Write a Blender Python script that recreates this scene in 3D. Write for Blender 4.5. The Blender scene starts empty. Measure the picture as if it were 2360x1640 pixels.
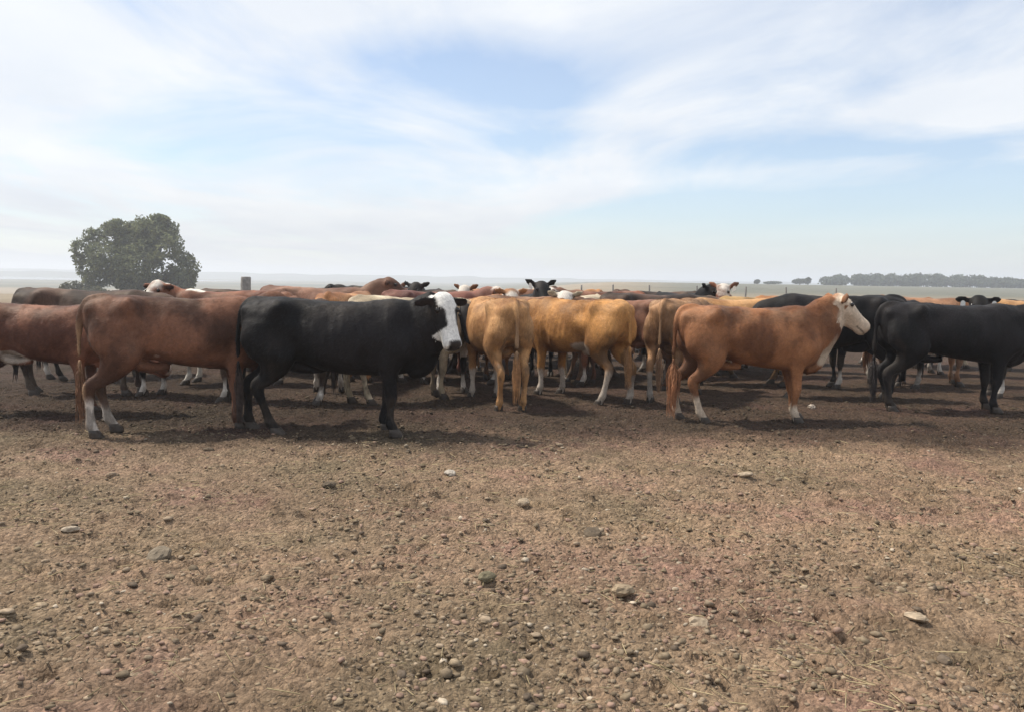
import bpy, math, random
import numpy as np
from mathutils import Vector

R = math.radians
S = bpy.context.scene
COL = S.collection

# ------------------------------------------------------------------ camera, sky, sun, exposure
EYE = 1.5
HAZE = 0.0010
cam_d = bpy.data.cameras.new('camera')
cam = bpy.data.objects.new('camera', cam_d)
COL.objects.link(cam)
cam_d.sensor_width = 36.0
cam_d.lens = 18.0 / math.tan(R(31.0))
cam_d.clip_start = 0.05
cam_d.clip_end = 20000
cam.location = (0, 0, EYE)
cam.rotation_mode = 'XYZ'
from mathutils import Matrix
PITCH, ROLL = R(5.08), R(0.93)
cam.matrix_world = (Matrix.Translation((0, 0, EYE)) @ Matrix.Rotation(R(90) - PITCH, 4, 'X')
                    @ Matrix.Rotation(ROLL, 4, 'Z'))
S.camera = cam

SUN_AZ = R(-72.0)      # clockwise from +Y (away from the camera); negative = left
SUN_EL = R(56.0)
to_sun = Vector((math.sin(SUN_AZ) * math.cos(SUN_EL), math.cos(SUN_AZ) * math.cos(SUN_EL), math.sin(SUN_EL)))

W = bpy.data.worlds.new('World')
S.world = W
W.use_nodes = True
wt = W.node_tree
wn, wl = wt.nodes, wt.links
wn.clear()
def wnode(t, **kw):
    n = wn.new(t)
    for k, v in kw.items():
        setattr(n, k, v)
    return n
w_out = wnode('ShaderNodeOutputWorld')
w_bg = wnode('ShaderNodeBackground')
w_bg.inputs['Strength'].default_value = 0.13
wl.new(w_bg.outputs[0], w_out.inputs[0])
w_sky = wnode('ShaderNodeTexSky', sky_type='NISHITA')
w_sky.sun_disc = False
w_sky.sun_elevation = SUN_EL
w_sky.sun_rotation = SUN_AZ
w_sky.air_density = 1.0
w_sky.dust_density = 0.6
w_sky.ozone_density = 3.5
w_tc = wnode('ShaderNodeTexCoord')
def wmath(op, a, b=None, clamp=False):
    n = wnode('ShaderNodeMath', operation=op, use_clamp=clamp)
    for i, v in enumerate((a, b)):
        if v is None:
            continue
        if isinstance(v, (int, float)):
            n.inputs[i].default_value = v
        else:
            wl.new(v, n.inputs[i])
    return n.outputs[0]
w_sep = wnode('ShaderNodeSeparateXYZ')
wl.new(w_tc.outputs['Generated'], w_sep.inputs[0])
# clouds lie on a layer overhead, so that they draw together towards the horizon
zz = wmath('ADD', wmath('MAXIMUM', w_sep.outputs[2], 0.0), 0.07)
w_cmb = wnode('ShaderNodeCombineXYZ')
wl.new(wmath('DIVIDE', w_sep.outputs[0], zz), w_cmb.inputs[0])
wl.new(wmath('DIVIDE', w_sep.outputs[1], zz), w_cmb.inputs[1])
w_rot = wnode('ShaderNodeMapping')
w_rot.inputs['Rotation'].default_value = (0, 0, R(-6))
w_rot.inputs['Scale'].default_value = (0.72, 0.40, 1)
w_rot.inputs['Location'].default_value = (3.1, 1.7, 0)
wl.new(w_cmb.outputs[0], w_rot.inputs[0])
w_n1 = wnode('ShaderNodeTexNoise')
w_n1.inputs['Scale'].default_value = 1.0
w_n1.inputs['Detail'].default_value = 9
w_n1.inputs['Roughness'].default_value = 0.58
w_n1.inputs['Distortion'].default_value = 0.6
wl.new(w_rot.outputs[0], w_n1.inputs['Vector'])
w_n2 = wnode('ShaderNodeTexNoise')
w_n2.inputs['Scale'].default_value = 1.7
w_n2.inputs['Detail'].default_value = 5
wl.new(w_rot.outputs[0], w_n2.inputs['Vector'])
def gap(az, el, sx, sz, amount):
    """an opening in the cloud in direction (az, el), soft edged"""
    v = Vector((az, 1.0, el)).normalized()
    s = wnode('ShaderNodeVectorMath', operation='SUBTRACT')
    wl.new(w_tc.outputs['Generated'], s.inputs[0])
    s.inputs[1].default_value = v
    m = wnode('ShaderNodeVectorMath', operation='MULTIPLY')
    wl.new(s.outputs[0], m.inputs[0])
    m.inputs[1].default_value = (1 / sx, 1 / sx, 1 / sz)
    l = wnode('ShaderNodeVectorMath', operation='LENGTH')
    wl.new(m.outputs[0], l.inputs[0])
    g = wmath('SUBTRACT', 1.0, l.outputs['Value'], True)
    return wmath('MULTIPLY', g, amount)
cover = wmath('MULTIPLY', wmath('SUBTRACT', w_n1.outputs['Fac'], 0.275), 4.0)
for g in (gap(-0.06, 0.232, 0.22, 0.06, 0.95), gap(0.02, 0.205, 0.12, 0.03, 0.5), gap(0.04, 0.165, 0.15, 0.028, 1.1),
          gap(0.52, 0.062, 0.50, 0.075, 4.0), gap(0.25, 0.050, 0.30, 0.055, 3.0),
          gap(0.40, 0.155, 0.22, 0.035, 1.2)):
    cover = wmath('SUBTRACT', cover, g)
cover = wmath('ADD', wmath('MULTIPLY', wmath('MINIMUM', wmath('MAXIMUM', cover, 0.0), 1.0), 0.76), 0.20)
low = wmath('SUBTRACT', 1.0, wmath('MULTIPLY', wmath('ABSOLUTE', w_sep.outputs[2]), 9.0), True)
cover = wmath('MAXIMUM', cover, wmath('MULTIPLY', low, 0.62))     # haze whitens the lowest sky
w_ramp = wnode('ShaderNodeValToRGB')          # cloud body: a little greyer where thick
w_ramp.color_ramp.elements[0].position = 0.30
w_ramp.color_ramp.elements[0].color = (0.79, 0.84, 0.91, 1)
w_ramp.color_ramp.elements[1].position = 0.66
w_ramp.color_ramp.elements[1].color = (0.93, 0.955, 0.98, 1)
wl.new(w_n2.outputs['Fac'], w_ramp.inputs[0])
w_cs = wnode('ShaderNodeVectorMath', operation='SCALE')
wl.new(w_ramp.outputs[0], w_cs.inputs[0])
wl.new(wmath('MULTIPLY', wmath('SUBTRACT', 1.0, wmath('MULTIPLY', low, 0.30)), 6.7), w_cs.inputs['Scale'])
w_mix = wnode('ShaderNodeMix', data_type='RGBA')
wl.new(cover, w_mix.inputs[0])
wl.new(w_sky.outputs[0], w_mix.inputs[6])
wl.new(w_cs.outputs[0], w_mix.inputs[7])
wl.new(w_mix.outputs[2], w_bg.inputs['Color'])

sun_d = bpy.data.lights.new('sun', 'SUN')
sun_d.energy = 4.5
sun_d.angle = R(6.0)
sun_d.color = (1.0, 0.92, 0.80)
sun = bpy.data.objects.new('sun', sun_d)
COL.objects.link(sun)
sun.rotation_euler = to_sun.to_track_quat('Z', 'Y').to_euler()
sun.location = (0, 0, 60)

S.view_settings.view_transform = 'Standard'
S.view_settings.look = 'None'
S.view_settings.exposure = 0.28
S.view_settings.gamma = 1.0
S.render.engine = 'CYCLES'
S.cycles.use_denoising = True
S.cycles.max_bounces = 5
S.cycles.diffuse_bounces = 3
S.cycles.glossy_bounces = 2
S.cycles.volume_bounces = 1
S.cycles.volume_step_rate = 4

# ------------------------------------------------------------------ helpers
rng = np.random.default_rng(7)
random.seed(7)

def smooth(a, b, x):
    t = np.clip((np.asarray(x, float) - a) / (b - a), 0, 1)
    return t * t * (3 - 2 * t)

def _hash(i, j, k, seed):
    n = (i * 374761393 + j * 668265263 + k * 2147483647 + seed * 1274126177) & 0xFFFFFFFF
    n = ((n ^ (n >> 13)) * 1274126177) & 0xFFFFFFFF
    n = ((n ^ (n >> 16)) * 2246822519) & 0xFFFFFFFF
    return ((n ^ (n >> 15)) & 0xFFFFFF) / float(0xFFFFFF)

def vnoise(p, seed=0):
    p = np.asarray(p, float)
    f = np.floor(p)
    i = f.astype(np.int64)
    t = p - f
    t = t * t * (3 - 2 * t)
    out = 0
    dims = p.shape[1]
    for c in range(1 << dims):
        w = 1.0
        idx = []
        for d in range(3):
            if d >= dims:
                idx.append(np.zeros(len(p), np.int64))
                continue
            b = (c >> d) & 1
            w = w * (t[:, d] if b else 1 - t[:, d])
            idx.append(i[:, d] + b)
        out = out + w * _hash(idx[0], idx[1], idx[2], seed)
    return out

def fbm(p, octaves=4, seed=0, gain=0.5):
    p = np.asarray(p, float)
    s, a, tot = 0, 1.0, 0
    for o in range(octaves):
        s = s + a * vnoise(p, seed + o * 17)
        tot += a
        a *= gain
        p = p * 2.03 + 11.3
    return s / tot

def mesh_np(name, V, F):
    me = bpy.data.meshes.new(name)
    V = np.asarray(V, np.float32)
    if isinstance(F, np.ndarray):
        n = F.shape[1]
        me.vertices.add(len(V))
        me.vertices.foreach_set('co', V.ravel())
        me.loops.add(F.size)
        me.loops.foreach_set('vertex_index', F.astype(np.int32).ravel())
        me.polygons.add(len(F))
        me.polygons.foreach_set('loop_start', np.arange(0, F.size, n, dtype=np.int32))
        me.update(calc_edges=True)
        me.validate()
    else:
        me.from_pydata([tuple(v) for v in V], [], F)
        me.update()
    return me

def set_col(me, rgb, name='coat'):
    a = me.attributes.new(name, 'FLOAT_COLOR', 'POINT')
    c = np.ones((len(me.vertices), 4), np.float32)
    c[:, :3] = rgb
    a.data.foreach_set('color', c.ravel())

def shade_smooth(me):
    me.polygons.foreach_set('use_smooth', np.ones(len(me.polygons), bool))

def add_obj(name, me, mat=None, parent=None):
    o = bpy.data.objects.new(name, me)
    if mat is not None and me is not None and not me.materials:
        me.materials.append(mat)
    COL.objects.link(o)
    if parent is not None:
        o.parent = parent
    return o

def tag(o, label=None, cat=None, group=None, kind=None):
    if label: o['label'] = label
    if cat: o['category'] = cat
    if group: o['group'] = group
    if kind: o['kind'] = kind
    return o

def empty(name, loc, rz=0.0):
    o = bpy.data.objects.new(name, None)
    o.empty_display_size = 0.2
    COL.objects.link(o)
    o.location = loc
    o.rotation_euler = (0, 0, rz)
    return o

def catmull(P, n):
    """smooth resampling of control rows P (any columns), n rows per span"""
    P = np.asarray(P, float)
    Q = np.vstack([2 * P[0] - P[1], P, 2 * P[-1] - P[-2]])
    out = []
    for i in range(1, len(Q) - 2):
        a, b, c, d = Q[i - 1], Q[i], Q[i + 1], Q[i + 2]
        for t in np.linspace(0, 1, n, endpoint=False):
            out.append(0.5 * ((2 * b) + (-a + c) * t + (2 * a - 5 * b + 4 * c - d) * t * t
                              + (-a + 3 * b - 3 * c + d) * t ** 3))
    out.append(P[-1])
    return np.array(out)

class MB:
    """collects closed pieces into one vertex/face list"""
    def __init__(s):
        s.V, s.F, s.n = [], [], 0
    def add(s, V, F):
        s.V.append(np.asarray(V, float))
        s.F += [tuple(int(i) + s.n for i in f) for f in F]
        s.n += len(V)
    def rings(s, rings):
        m = len(rings[0])
        V = np.vstack(rings)
        F = []
        for i in range(len(rings) - 1):
            for j in range(m):
                k = (j + 1) % m
                F.append((i * m + j, i * m + k, (i + 1) * m + k, (i + 1) * m + j))
        c0, c1 = len(V), len(V) + 1
        V = np.vstack([V, rings[0].mean(0), rings[-1].mean(0)])
        for j in range(m):
            k = (j + 1) % m
            F.append((c0, k, j))
            b = (len(rings) - 1) * m
            F.append((c1, b + j, b + k))
        s.add(V, F)
    def tube(s, pts, a, b=None, up=(0, 0, 1), m=16, n=4):
        """pts with radius a sideways and b in the plane of 'up'"""
        P = np.asarray(pts, float)
        a = np.asarray(a, float) * np.ones(len(P))
        b = a if b is None else np.asarray(b, float) * np.ones(len(P))
        D = catmull(np.column_stack([P, a, b]), n) if n > 1 else np.column_stack([P, a, b])
        P, a, b = D[:, :3], np.maximum(D[:, 3], 1e-3), np.maximum(D[:, 4], 1e-3)
        T = np.gradient(P, axis=0)
        T /= np.linalg.norm(T, axis=1, keepdims=True) + 1e-9
        up = np.asarray(up, float)
        t = np.linspace(0, 2 * math.pi, m, endpoint=False)
        rr = []
        for i in range(len(P)):
            side = np.cross(up, T[i])
            side /= np.linalg.norm(side) + 1e-9
            u = np.cross(T[i], side)
            rr.append(P[i] + np.outer(np.cos(t) * a[i], side) + np.outer(np.sin(t) * b[i], u))
        s.rings(rr)
    def build(s, name):
        return mesh_np(name, np.vstack(s.V), s.F)

# ------------------------------------------------------------------ materials
def material(name):
    m = bpy.data.materials.new(name)
    m.use_nodes = True
    nt = m.node_tree
    b = nt.nodes['Principled BSDF']
    return m, nt, b

def N(nt, t, **kw):
    n = nt.nodes.new(t)
    for k, v in kw.items():
        if k.startswith('i_'):
            n.inputs[k[2:].replace('_', ' ')].default_value = v
        else:
            setattr(n, k, v)
    return n

def simple_mat(name, col, rough=0.8, var=0.25, scale=6.0, bump=0.2, bump_d=0.01, col2=None):
    m, nt, b = material(name)
    tc = N(nt, 'ShaderNodeTexCoord')
    no = N(nt, 'ShaderNodeTexNoise', i_Scale=scale, i_Detail=6)
    nt.links.new(tc.outputs['Object'], no.inputs['Vector'])
    r = N(nt, 'ShaderNodeValToRGB')
    c2 = col2 or tuple(c * (1 + var) for c in col)
    r.color_ramp.elements[0].position = 0.3
    r.color_ramp.elements[0].color = (*[c * (1 - var) for c in col], 1)
    r.color_ramp.elements[1].position = 0.7
    r.color_ramp.elements[1].color = (*c2, 1)
    nt.links.new(no.outputs['Fac'], r.inputs[0])
    nt.links.new(r.outputs[0], b.inputs['Base Color'])
    b.inputs['Roughness'].default_value = rough
    bp = N(nt, 'ShaderNodeBump')
    bp.inputs['Strength'].default_value = bump
    bp.inputs['Distance'].default_value = bump_d
    nt.links.new(no.outputs['Fac'], bp.inputs['Height'])
    nt.links.new(bp.outputs[0], b.inputs['Normal'])
    return m

def coat_material():
    m, nt, b = material('cow_coat')
    at = N(nt, 'ShaderNodeAttribute', attribute_name='coat')
    tc = N(nt, 'ShaderNodeTexCoord')
    mp = N(nt, 'ShaderNodeMapping')
    mp.inputs['Scale'].default_value = (14, 30, 12)
    nt.links.new(tc.outputs['Object'], mp.inputs[0])
    n1 = N(nt, 'ShaderNodeTexNoise', i_Scale=2.2, i_Detail=7, i_Roughness=0.65, i_Distortion=0.6)
    nt.links.new(mp.outputs[0], n1.inputs['Vector'])
    mr = N(nt, 'ShaderNodeMapRange', i_From_Min=0.25, i_From_Max=0.75, i_To_Min=0.64, i_To_Max=1.3)
    nt.links.new(n1.outputs['Fac'], mr.inputs[0])
    sc = N(nt, 'ShaderNodeVectorMath', operation='SCALE')
    nt.links.new(at.outputs['Color'], sc.inputs[0])
    nt.links.new(mr.outputs[0], sc.inputs['Scale'])
    nt.links.new(sc.outputs[0], b.inputs['Base Color'])
    b.inputs['Roughness'].default_value = 0.62
    b.inputs['Specular IOR Level'].default_value = 0.16
    b.inputs['Sheen Weight'].default_value = 0.02
    b.inputs['Sheen Roughness'].default_value = 0.45
    bp = N(nt, 'ShaderNodeBump')
    bp.inputs['Strength'].default_value = 0.45
    bp.inputs['Distance'].default_value = 0.012
    nt.links.new(n1.outputs['Fac'], bp.inputs['Height'])
    nt.links.new(bp.outputs[0], b.inputs['Normal'])
    return m

def attr_material(name, rough=0.9, var=(0.75, 1.25), scale=60.0, translucent=0.0, spec=0.3, attr='coat'):
    m, nt, b = material(name)
    at = N(nt, 'ShaderNodeAttribute', attribute_name=attr)
    tc = N(nt, 'ShaderNodeTexCoord')
    n1 = N(nt, 'ShaderNodeTexNoise', i_Scale=scale, i_Detail=3)
    nt.links.new(tc.outputs['Object'], n1.inputs['Vector'])
    mr = N(nt, 'ShaderNodeMapRange', i_From_Min=0.3, i_From_Max=0.7, i_To_Min=var[0], i_To_Max=var[1])
    nt.links.new(n1.outputs['Fac'], mr.inputs[0])
    sc = N(nt, 'ShaderNodeVectorMath', operation='SCALE')
    nt.links.new(at.outputs['Color'], sc.inputs[0])
    nt.links.new(mr.outputs[0], sc.inputs['Scale'])
    nt.links.new(sc.outputs[0], b.inputs['Base Color'])
    b.inputs['Roughness'].default_value = rough
    b.inputs['Specular IOR Level'].default_value = spec
    if translucent:
        tr = N(nt, 'ShaderNodeBsdfTranslucent')
        nt.links.new(sc.outputs[0], tr.inputs['Color'])
        mx = N(nt, 'ShaderNodeMixShader')
        mx.inputs[0].default_value = translucent
        out = nt.nodes['Material Output']
        nt.links.new(b.outputs[0], mx.inputs[1])
        nt.links.new(tr.outputs[0], mx.inputs[2])
        nt.links.new(mx.outputs[0], out.inputs[0])
    return m

def ground_material():
    m, nt, b = material('trampled_dirt')
    geo = N(nt, 'ShaderNodeNewGeometry')
    sep = N(nt, 'ShaderNodeSeparateXYZ')
    nt.links.new(geo.outputs['Position'], sep.inputs[0])
    def noise(scale, detail=5, rough=0.55, loc=(0, 0, 0), sx=1, sy=1, rot=0):
        mp = N(nt, 'ShaderNodeMapping')
        mp.inputs['Scale'].default_value = (sx, sy, 1)
        mp.inputs['Location'].default_value = loc
        mp.inputs['Rotation'].default_value = (0, 0, rot)
        nt.links.new(geo.outputs['Position'], mp.inputs[0])
        n = N(nt, 'ShaderNodeTexNoise', i_Scale=scale, i_Detail=detail, i_Roughness=rough)
        nt.links.new(mp.outputs[0], n.inputs['Vector'])
        return n.outputs['Fac']
    def ramp(fac, stops):
        r = N(nt, 'ShaderNodeValToRGB')
        e = r.color_ramp.elements
        e[0].position, e[0].color = stops[0][0], (*stops[0][1], 1)
        e[1].position, e[1].color = stops[-1][0], (*stops[-1][1], 1)
        for p, c in stops[1:-1]:
            x = e.new(p)
            x.color = (*c, 1)
        nt.links.new(fac, r.inputs[0])
        return r.outputs[0]
    def mix(f, a, bb, mode='MIX'):
        x = N(nt, 'ShaderNodeMix', data_type='RGBA', blend_type=mode)
        if isinstance(f, (int, float)): x.inputs[0].default_value = f
        else: nt.links.new(f, x.inputs[0])
        for s, v in ((6, a), (7, bb)):
            if isinstance(v, tuple): x.inputs[s].default_value = (*v, 1)
            else: nt.links.new(v, x.inputs[s])
        return x.outputs[2]
    def mrange(v, a, bb, c=0.0, d=1.0):
        x = N(nt, 'ShaderNodeMapRange', interpolation_type='SMOOTHSTEP')
        nt.links.new(v, x.inputs[0])
        for i, q in enumerate((a, bb, c, d)):
            x.inputs[1 + i].default_value = q
        return x.outputs[0]
    # large patches of tan, reddish and olive soil, each with crumbs of its own
    big = noise(0.85, 3, 0.6, (3, 1, 0))
    c = ramp(big, [(0.30, (0.190, 0.150, 0.094)), (0.43, (0.245, 0.182, 0.116)), (0.55, (0.280, 0.198, 0.130)), (0.68, (0.275, 0.176, 0.128))])
    side = mrange(sep.outputs[0], -4.5, 4.0)
    c = mix(1.0, c, mix(side, (0.87, 0.88, 0.94), (1.09, 1.05, 1.08)), 'MULTIPLY')
    trod = noise(0.42, 4, 0.6, (13, 5, 0), 1.0, 1.7, 0.5)
    c = mix(1.0, c, ramp(trod, [(0.30, (0.72, 0.71, 0.70)), (0.52, (1.0, 1.0, 1.0)), (0.72, (1.12, 1.10, 1.07))]), 'MULTIPLY')
    mid = noise(5.0, 6, 0.65)
    c = mix(mrange(mid, 0.44, 0.70, 0, 0.55), c, (0.125, 0.090, 0.060))
    fine = noise(34, 6, 0.7)
    c = mix(1.0, c, ramp(fine, [(0.28, (0.50, 0.48, 0.46)), (0.5, (0.98, 0.98, 0.98)), (0.72, (1.45, 1.42, 1.38))]), 'MULTIPLY')
    pale = noise(75, 2, 0.5, (9, 4, 0))
    c = mix(mrange(pale, 0.66, 0.74, 0, 0.75), c, (0.40, 0.33, 0.25))
    # crumbs: cells with a tone of their own
    wv = N(nt, 'ShaderNodeVectorMath', operation='ADD')
    wn_ = N(nt, 'ShaderNodeTexNoise', i_Scale=22.0, i_Detail=3)
    nt.links.new(geo.outputs['Position'], wn_.inputs['Vector'])
    ws = N(nt, 'ShaderNodeVectorMath', operation='SCALE')
    ws.inputs['Scale'].default_value = 0.05
    nt.links.new(wn_.outputs['Color'], ws.inputs[0])
    nt.links.new(geo.outputs['Position'], wv.inputs[0])
    nt.links.new(ws.outputs[0], wv.inputs[1])
    vo = N(nt, 'ShaderNodeTexVoronoi', i_Scale=46.0)
    nt.links.new(wv.outputs[0], vo.inputs['Vector'])
    c = mix(1.0, c, ramp(vo.outputs['Color'], [(0.15, (0.72, 0.71, 0.70)), (0.85, (1.28, 1.27, 1.25))]), 'MULTIPLY')
    # dung-wet strip under the herd; the herd's shade is painted into its colour too
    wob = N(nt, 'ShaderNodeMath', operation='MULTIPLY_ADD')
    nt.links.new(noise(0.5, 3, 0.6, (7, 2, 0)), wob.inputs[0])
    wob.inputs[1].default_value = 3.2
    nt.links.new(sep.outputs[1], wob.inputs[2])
    damp_shade = N(nt, 'ShaderNodeMath', operation='MULTIPLY')
    nt.links.new(mrange(wob.outputs[0], 8.4, 10.2), damp_shade.inputs[0])
    nt.links.new(mrange(sep.outputs[1], 19, 27, 1, 0), damp_shade.inputs[1])
    damp_shade_c = mix(1.0, c, (0.27, 0.26, 0.28), 'MULTIPLY')
    c = mix(damp_shade.outputs[0], c, damp_shade_c)
    # farther off: dry stubble, then bands of field
    st = noise(0.11, 5, 0.6, sx=1, sy=3)
    field = ramp(st, [(0.3, (0.20, 0.165, 0.12)), (0.5, (0.26, 0.215, 0.155)), (0.7, (0.33, 0.275, 0.20))])
    c = mix(mrange(sep.outputs[1], 24, 60), c, field)
    wide = noise(0.004, 4, 0.6, sx=0.5, sy=2.0)
    plain = ramp(wide, [(0.35, (0.085, 0.10, 0.075)), (0.5, (0.13, 0.13, 0.095)), (0.65, (0.20, 0.18, 0.135))])
    c = mix(mrange(sep.outputs[1], 340, 420), c, plain)
    # the rise on the right is grass
    dv = N(nt, 'ShaderNodeMath', operation='DIVIDE')
    nt.links.new(sep.outputs[0], dv.inputs[0])
    nt.links.new(sep.outputs[1], dv.inputs[1])
    gr = N(nt, 'ShaderNodeMath', operation='MULTIPLY')
    nt.links.new(mrange(dv.outputs[0], 0.10, 0.22), gr.inputs[0])
    nt.links.new(mrange(sep.outputs[1], 70, 130), gr.inputs[1])
    c = mix(gr.outputs[0], c, ramp(st, [(0.3, (0.105, 0.112, 0.09)), (0.5, (0.14, 0.142, 0.115)), (0.7, (0.19, 0.18, 0.145))]))
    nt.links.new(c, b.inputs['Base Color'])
    b.inputs['Roughness'].default_value = 0.95
    b.inputs['Specular IOR Level'].default_value = 0.15
    hs = N(nt, 'ShaderNodeMath', operation='ADD')
    nt.links.new(fine, hs.inputs[0])
    nt.links.new(mid, hs.inputs[1])
    bp = N(nt, 'ShaderNodeBump')
    bp.inputs['Strength'].default_value = 0.9
    bp.inputs['Distance'].default_value = 0.03
    h2 = N(nt, 'ShaderNodeMath', operation='MULTIPLY_ADD')
    nt.links.new(vo.outputs['Distance'], h2.inputs[0])
    h2.inputs[1].default_value = -0.75
    nt.links.new(hs.outputs[0], h2.inputs[2])
    nt.links.new(h2.outputs[0], bp.inputs['Height'])
    nt.links.new(bp.outputs[0], b.inputs['Normal'])
    return m

M_coat = coat_material()
M_hair = attr_material('tail_hair', 0.6, scale=30)
M_eye = simple_mat('cow_eye', (0.012, 0.009, 0.008), 0.12, 0.2, 20, 0.0)
M_hoof = simple_mat('hoof_horn', (0.042, 0.031, 0.023), 0.6, 0.35, 25, 0.4, 0.004)
M_tag = simple_mat('ear_tag_plastic', (0.75, 0.74, 0.70), 0.45, 0.08, 30, 0.05)
M_ground = ground_material()
M_clod = attr_material('dirt_clod', 0.95, (0.7, 1.25), 55, spec=0.15)
M_straw = attr_material('straw', 0.8, (0.8, 1.2), 30, spec=0.2)
M_leaf = attr_material('leaves', 0.7, (0.6, 1.4), 1.3, translucent=0.5, spec=0.25)
M_bark = simple_mat('bark', (0.085, 0.068, 0.052), 0.95, 0.4, 5, 0.8, 0.04)
M_post = simple_mat('weathered_wood', (0.21, 0.20, 0.19), 0.9, 0.3, 9, 0.5, 0.01)
M_wire = simple_mat('fence_wire', (0.25, 0.25, 0.25), 0.5, 0.1, 20, 0.0)
M_hill = simple_mat('wooded_hill', (0.07, 0.085, 0.06), 0.95, 0.4, 0.02, 0.0)

# ------------------------------------------------------------------ terrain
def terrain(x, y):
    x, y = np.asarray(x, float), np.asarray(y, float)
    az = x / np.maximum(y, 1.0)
    left = 1 - smooth(-0.10, 0.14, az)
    z = -5.4 * smooth(20, 300, y) * left
    z = z + (1 - left) * (0.25 * smooth(25, 70, y) + 1.15 * smooth(90, 300, y))
    return z

def ground_detail(x, y):
    P = np.column_stack([x, y])
    fade = 1 - smooth(13, 22, np.hypot(x, y))
    near = 1 - smooth(8, 13, y)
    z = 0.020 * (fbm(P * 0.8, 3, 1) - 0.5)
    # hoof-churned crust: ridged lumps drawn out a little across the view
    Q = np.column_stack([x * 0.9 + y * 0.35, y * 1.0 - x * 0.25])
    r = np.abs(fbm(Q * 4.3, 3, 5) - 0.5) * 2
    z = z + near * 0.034 * (0.35 - r)
    z = z + 0.040 * (fbm(Q * 9.0, 2, 9) - 0.5)
    # hoof prints: cloven hollows with a pushed-up rim, trodden at random
    cs = 0.21
    cell = np.floor(P / cs).astype(np.int64)
    hp = np.zeros(len(x))
    for ox in (-1, 0, 1):
        for oy in (-1, 0, 1):
            ci, cj = cell[:, 0] + ox, cell[:, 1] + oy
            k0 = ci * 0
            u1, u2, u3, u4 = (_hash(ci, cj, k0 + q_, 91) for q_ in range(4))
            dx, dy = x - (ci + 0.15 + 0.7 * u1) * cs, y - (cj + 0.15 + 0.7 * u2) * cs
            an = u3 * 6.283
            a_, b_ = dx * np.cos(an) + dy * np.sin(an), -dx * np.sin(an) + dy * np.cos(an)
            d = np.hypot(a_ / 0.062, (b_ * (1 + 0.25 * np.sign(a_))) / 0.050)
            cleft = np.exp(-(b_ / 0.009) ** 2) * (a_ > -0.02)
            w = (u4 > 0.45) * (0.5 + u1)
            hp = hp + w * (-0.024 * (1 - smooth(0.65, 1.0, d)) * (1 - 0.6 * cleft) + 0.009 * np.exp(-((d - 1.15) / 0.16) ** 2))
    z = z + hp * (0.35 + 0.65 * near)
    q = fbm(Q * 21.0, 2, 23)
    z = z + 0.020 * near * smooth(0.48, 0.76, q)
    return z * fade

def grow(start, step, limit, g=1.16):
    v, out = start, []
    while v < limit:
        step *= g
        v += step
        out.append(v)
    return np.array(out)

xs = np.arange(-6.6, 6.6001, 0.024)
gx = grow(6.6, 0.024, 5600)
xs = np.concatenate([-gx[::-1], xs, gx])
ys1 = np.concatenate([np.arange(1.9, 6.0, 0.018), np.arange(6.0, 13.0, 0.03)])
ys = np.concatenate([(1.9 - grow(0, 0.02, 300, 1.25))[::-1], ys1, grow(13.0, 0.03, 5600, 1.10)])
GX, GY = np.meshgrid(xs, ys)
gxv, gyv = GX.ravel(), GY.ravel()
gz = terrain(gxv, gyv)
msk = np.hypot(gxv, gyv) < 22
gz[msk] += ground_detail(gxv[msk], gyv[msk])
nx, ny = len(xs), len(ys)
idx = np.arange(nx * ny).reshape(ny, nx)
GF = np.stack([idx[:-1, :-1].ravel(), idx[:-1, 1:].ravel(), idx[1:, 1:].ravel(), idx[1:, :-1].ravel()], 1)
g_me = mesh_np('ground', np.column_stack([gxv, gyv, gz]), GF)
shade_smooth(g_me)
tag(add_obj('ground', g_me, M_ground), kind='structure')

def gheight(x, y):
    x, y = np.atleast_1d(np.asarray(x, float)), np.atleast_1d(np.asarray(y, float))
    z = terrain(x, y)
    k = np.hypot(x, y) < 22
    if k.any():
        z[k] += ground_detail(x[k], y[k])
    return z

# far wooded ridge along the horizon
def ridge(name, x0, x1, y, h, seed, depth=260, n=420):
    x = np.linspace(x0, x1, n)
    env = smooth(x0, x0 + (x1 - x0) * 0.06, x) * (1 - smooth(x1 - (x1 - x0) * 0.2, x1, x))
    top = (h * (0.65 + 0.6 * fbm(np.column_stack([x * 0.0016, x * 0]), 3, seed))
           + 5.0 * (fbm(np.column_stack([x * 0.02, x * 0 + 3]), 3, seed + 3) - 0.5)) * env - 6
    rows = []
    for k, (dy, f) in enumerate(((-depth, 0.0), (-depth * 0.5, 0.62), (0, 1.0), (depth, 0.0))):
        rows.append(np.column_stack([x, np.full(n, y + dy) + 30 * np.sin(x * 0.003), -7 + (top + 7) * f]))
    V = np.vstack(rows)
    i = np.arange(4 * n).reshape(4, n)
    F = np.stack([i[:-1, :-1].ravel(), i[:-1, 1:].ravel(), i[1:, 1:].ravel(), i[1:, :-1].ravel()], 1)
    me = mesh_np(name, V, F)
    shade_smooth(me)
    return tag(add_obj(name, me, M_hill), kind='structure')
ridge('hill', -1900, 1100, 1750, 13, 3, 130)
ridge('hill', -1300, -420, 1300, 8.5, 8, 60)

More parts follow.
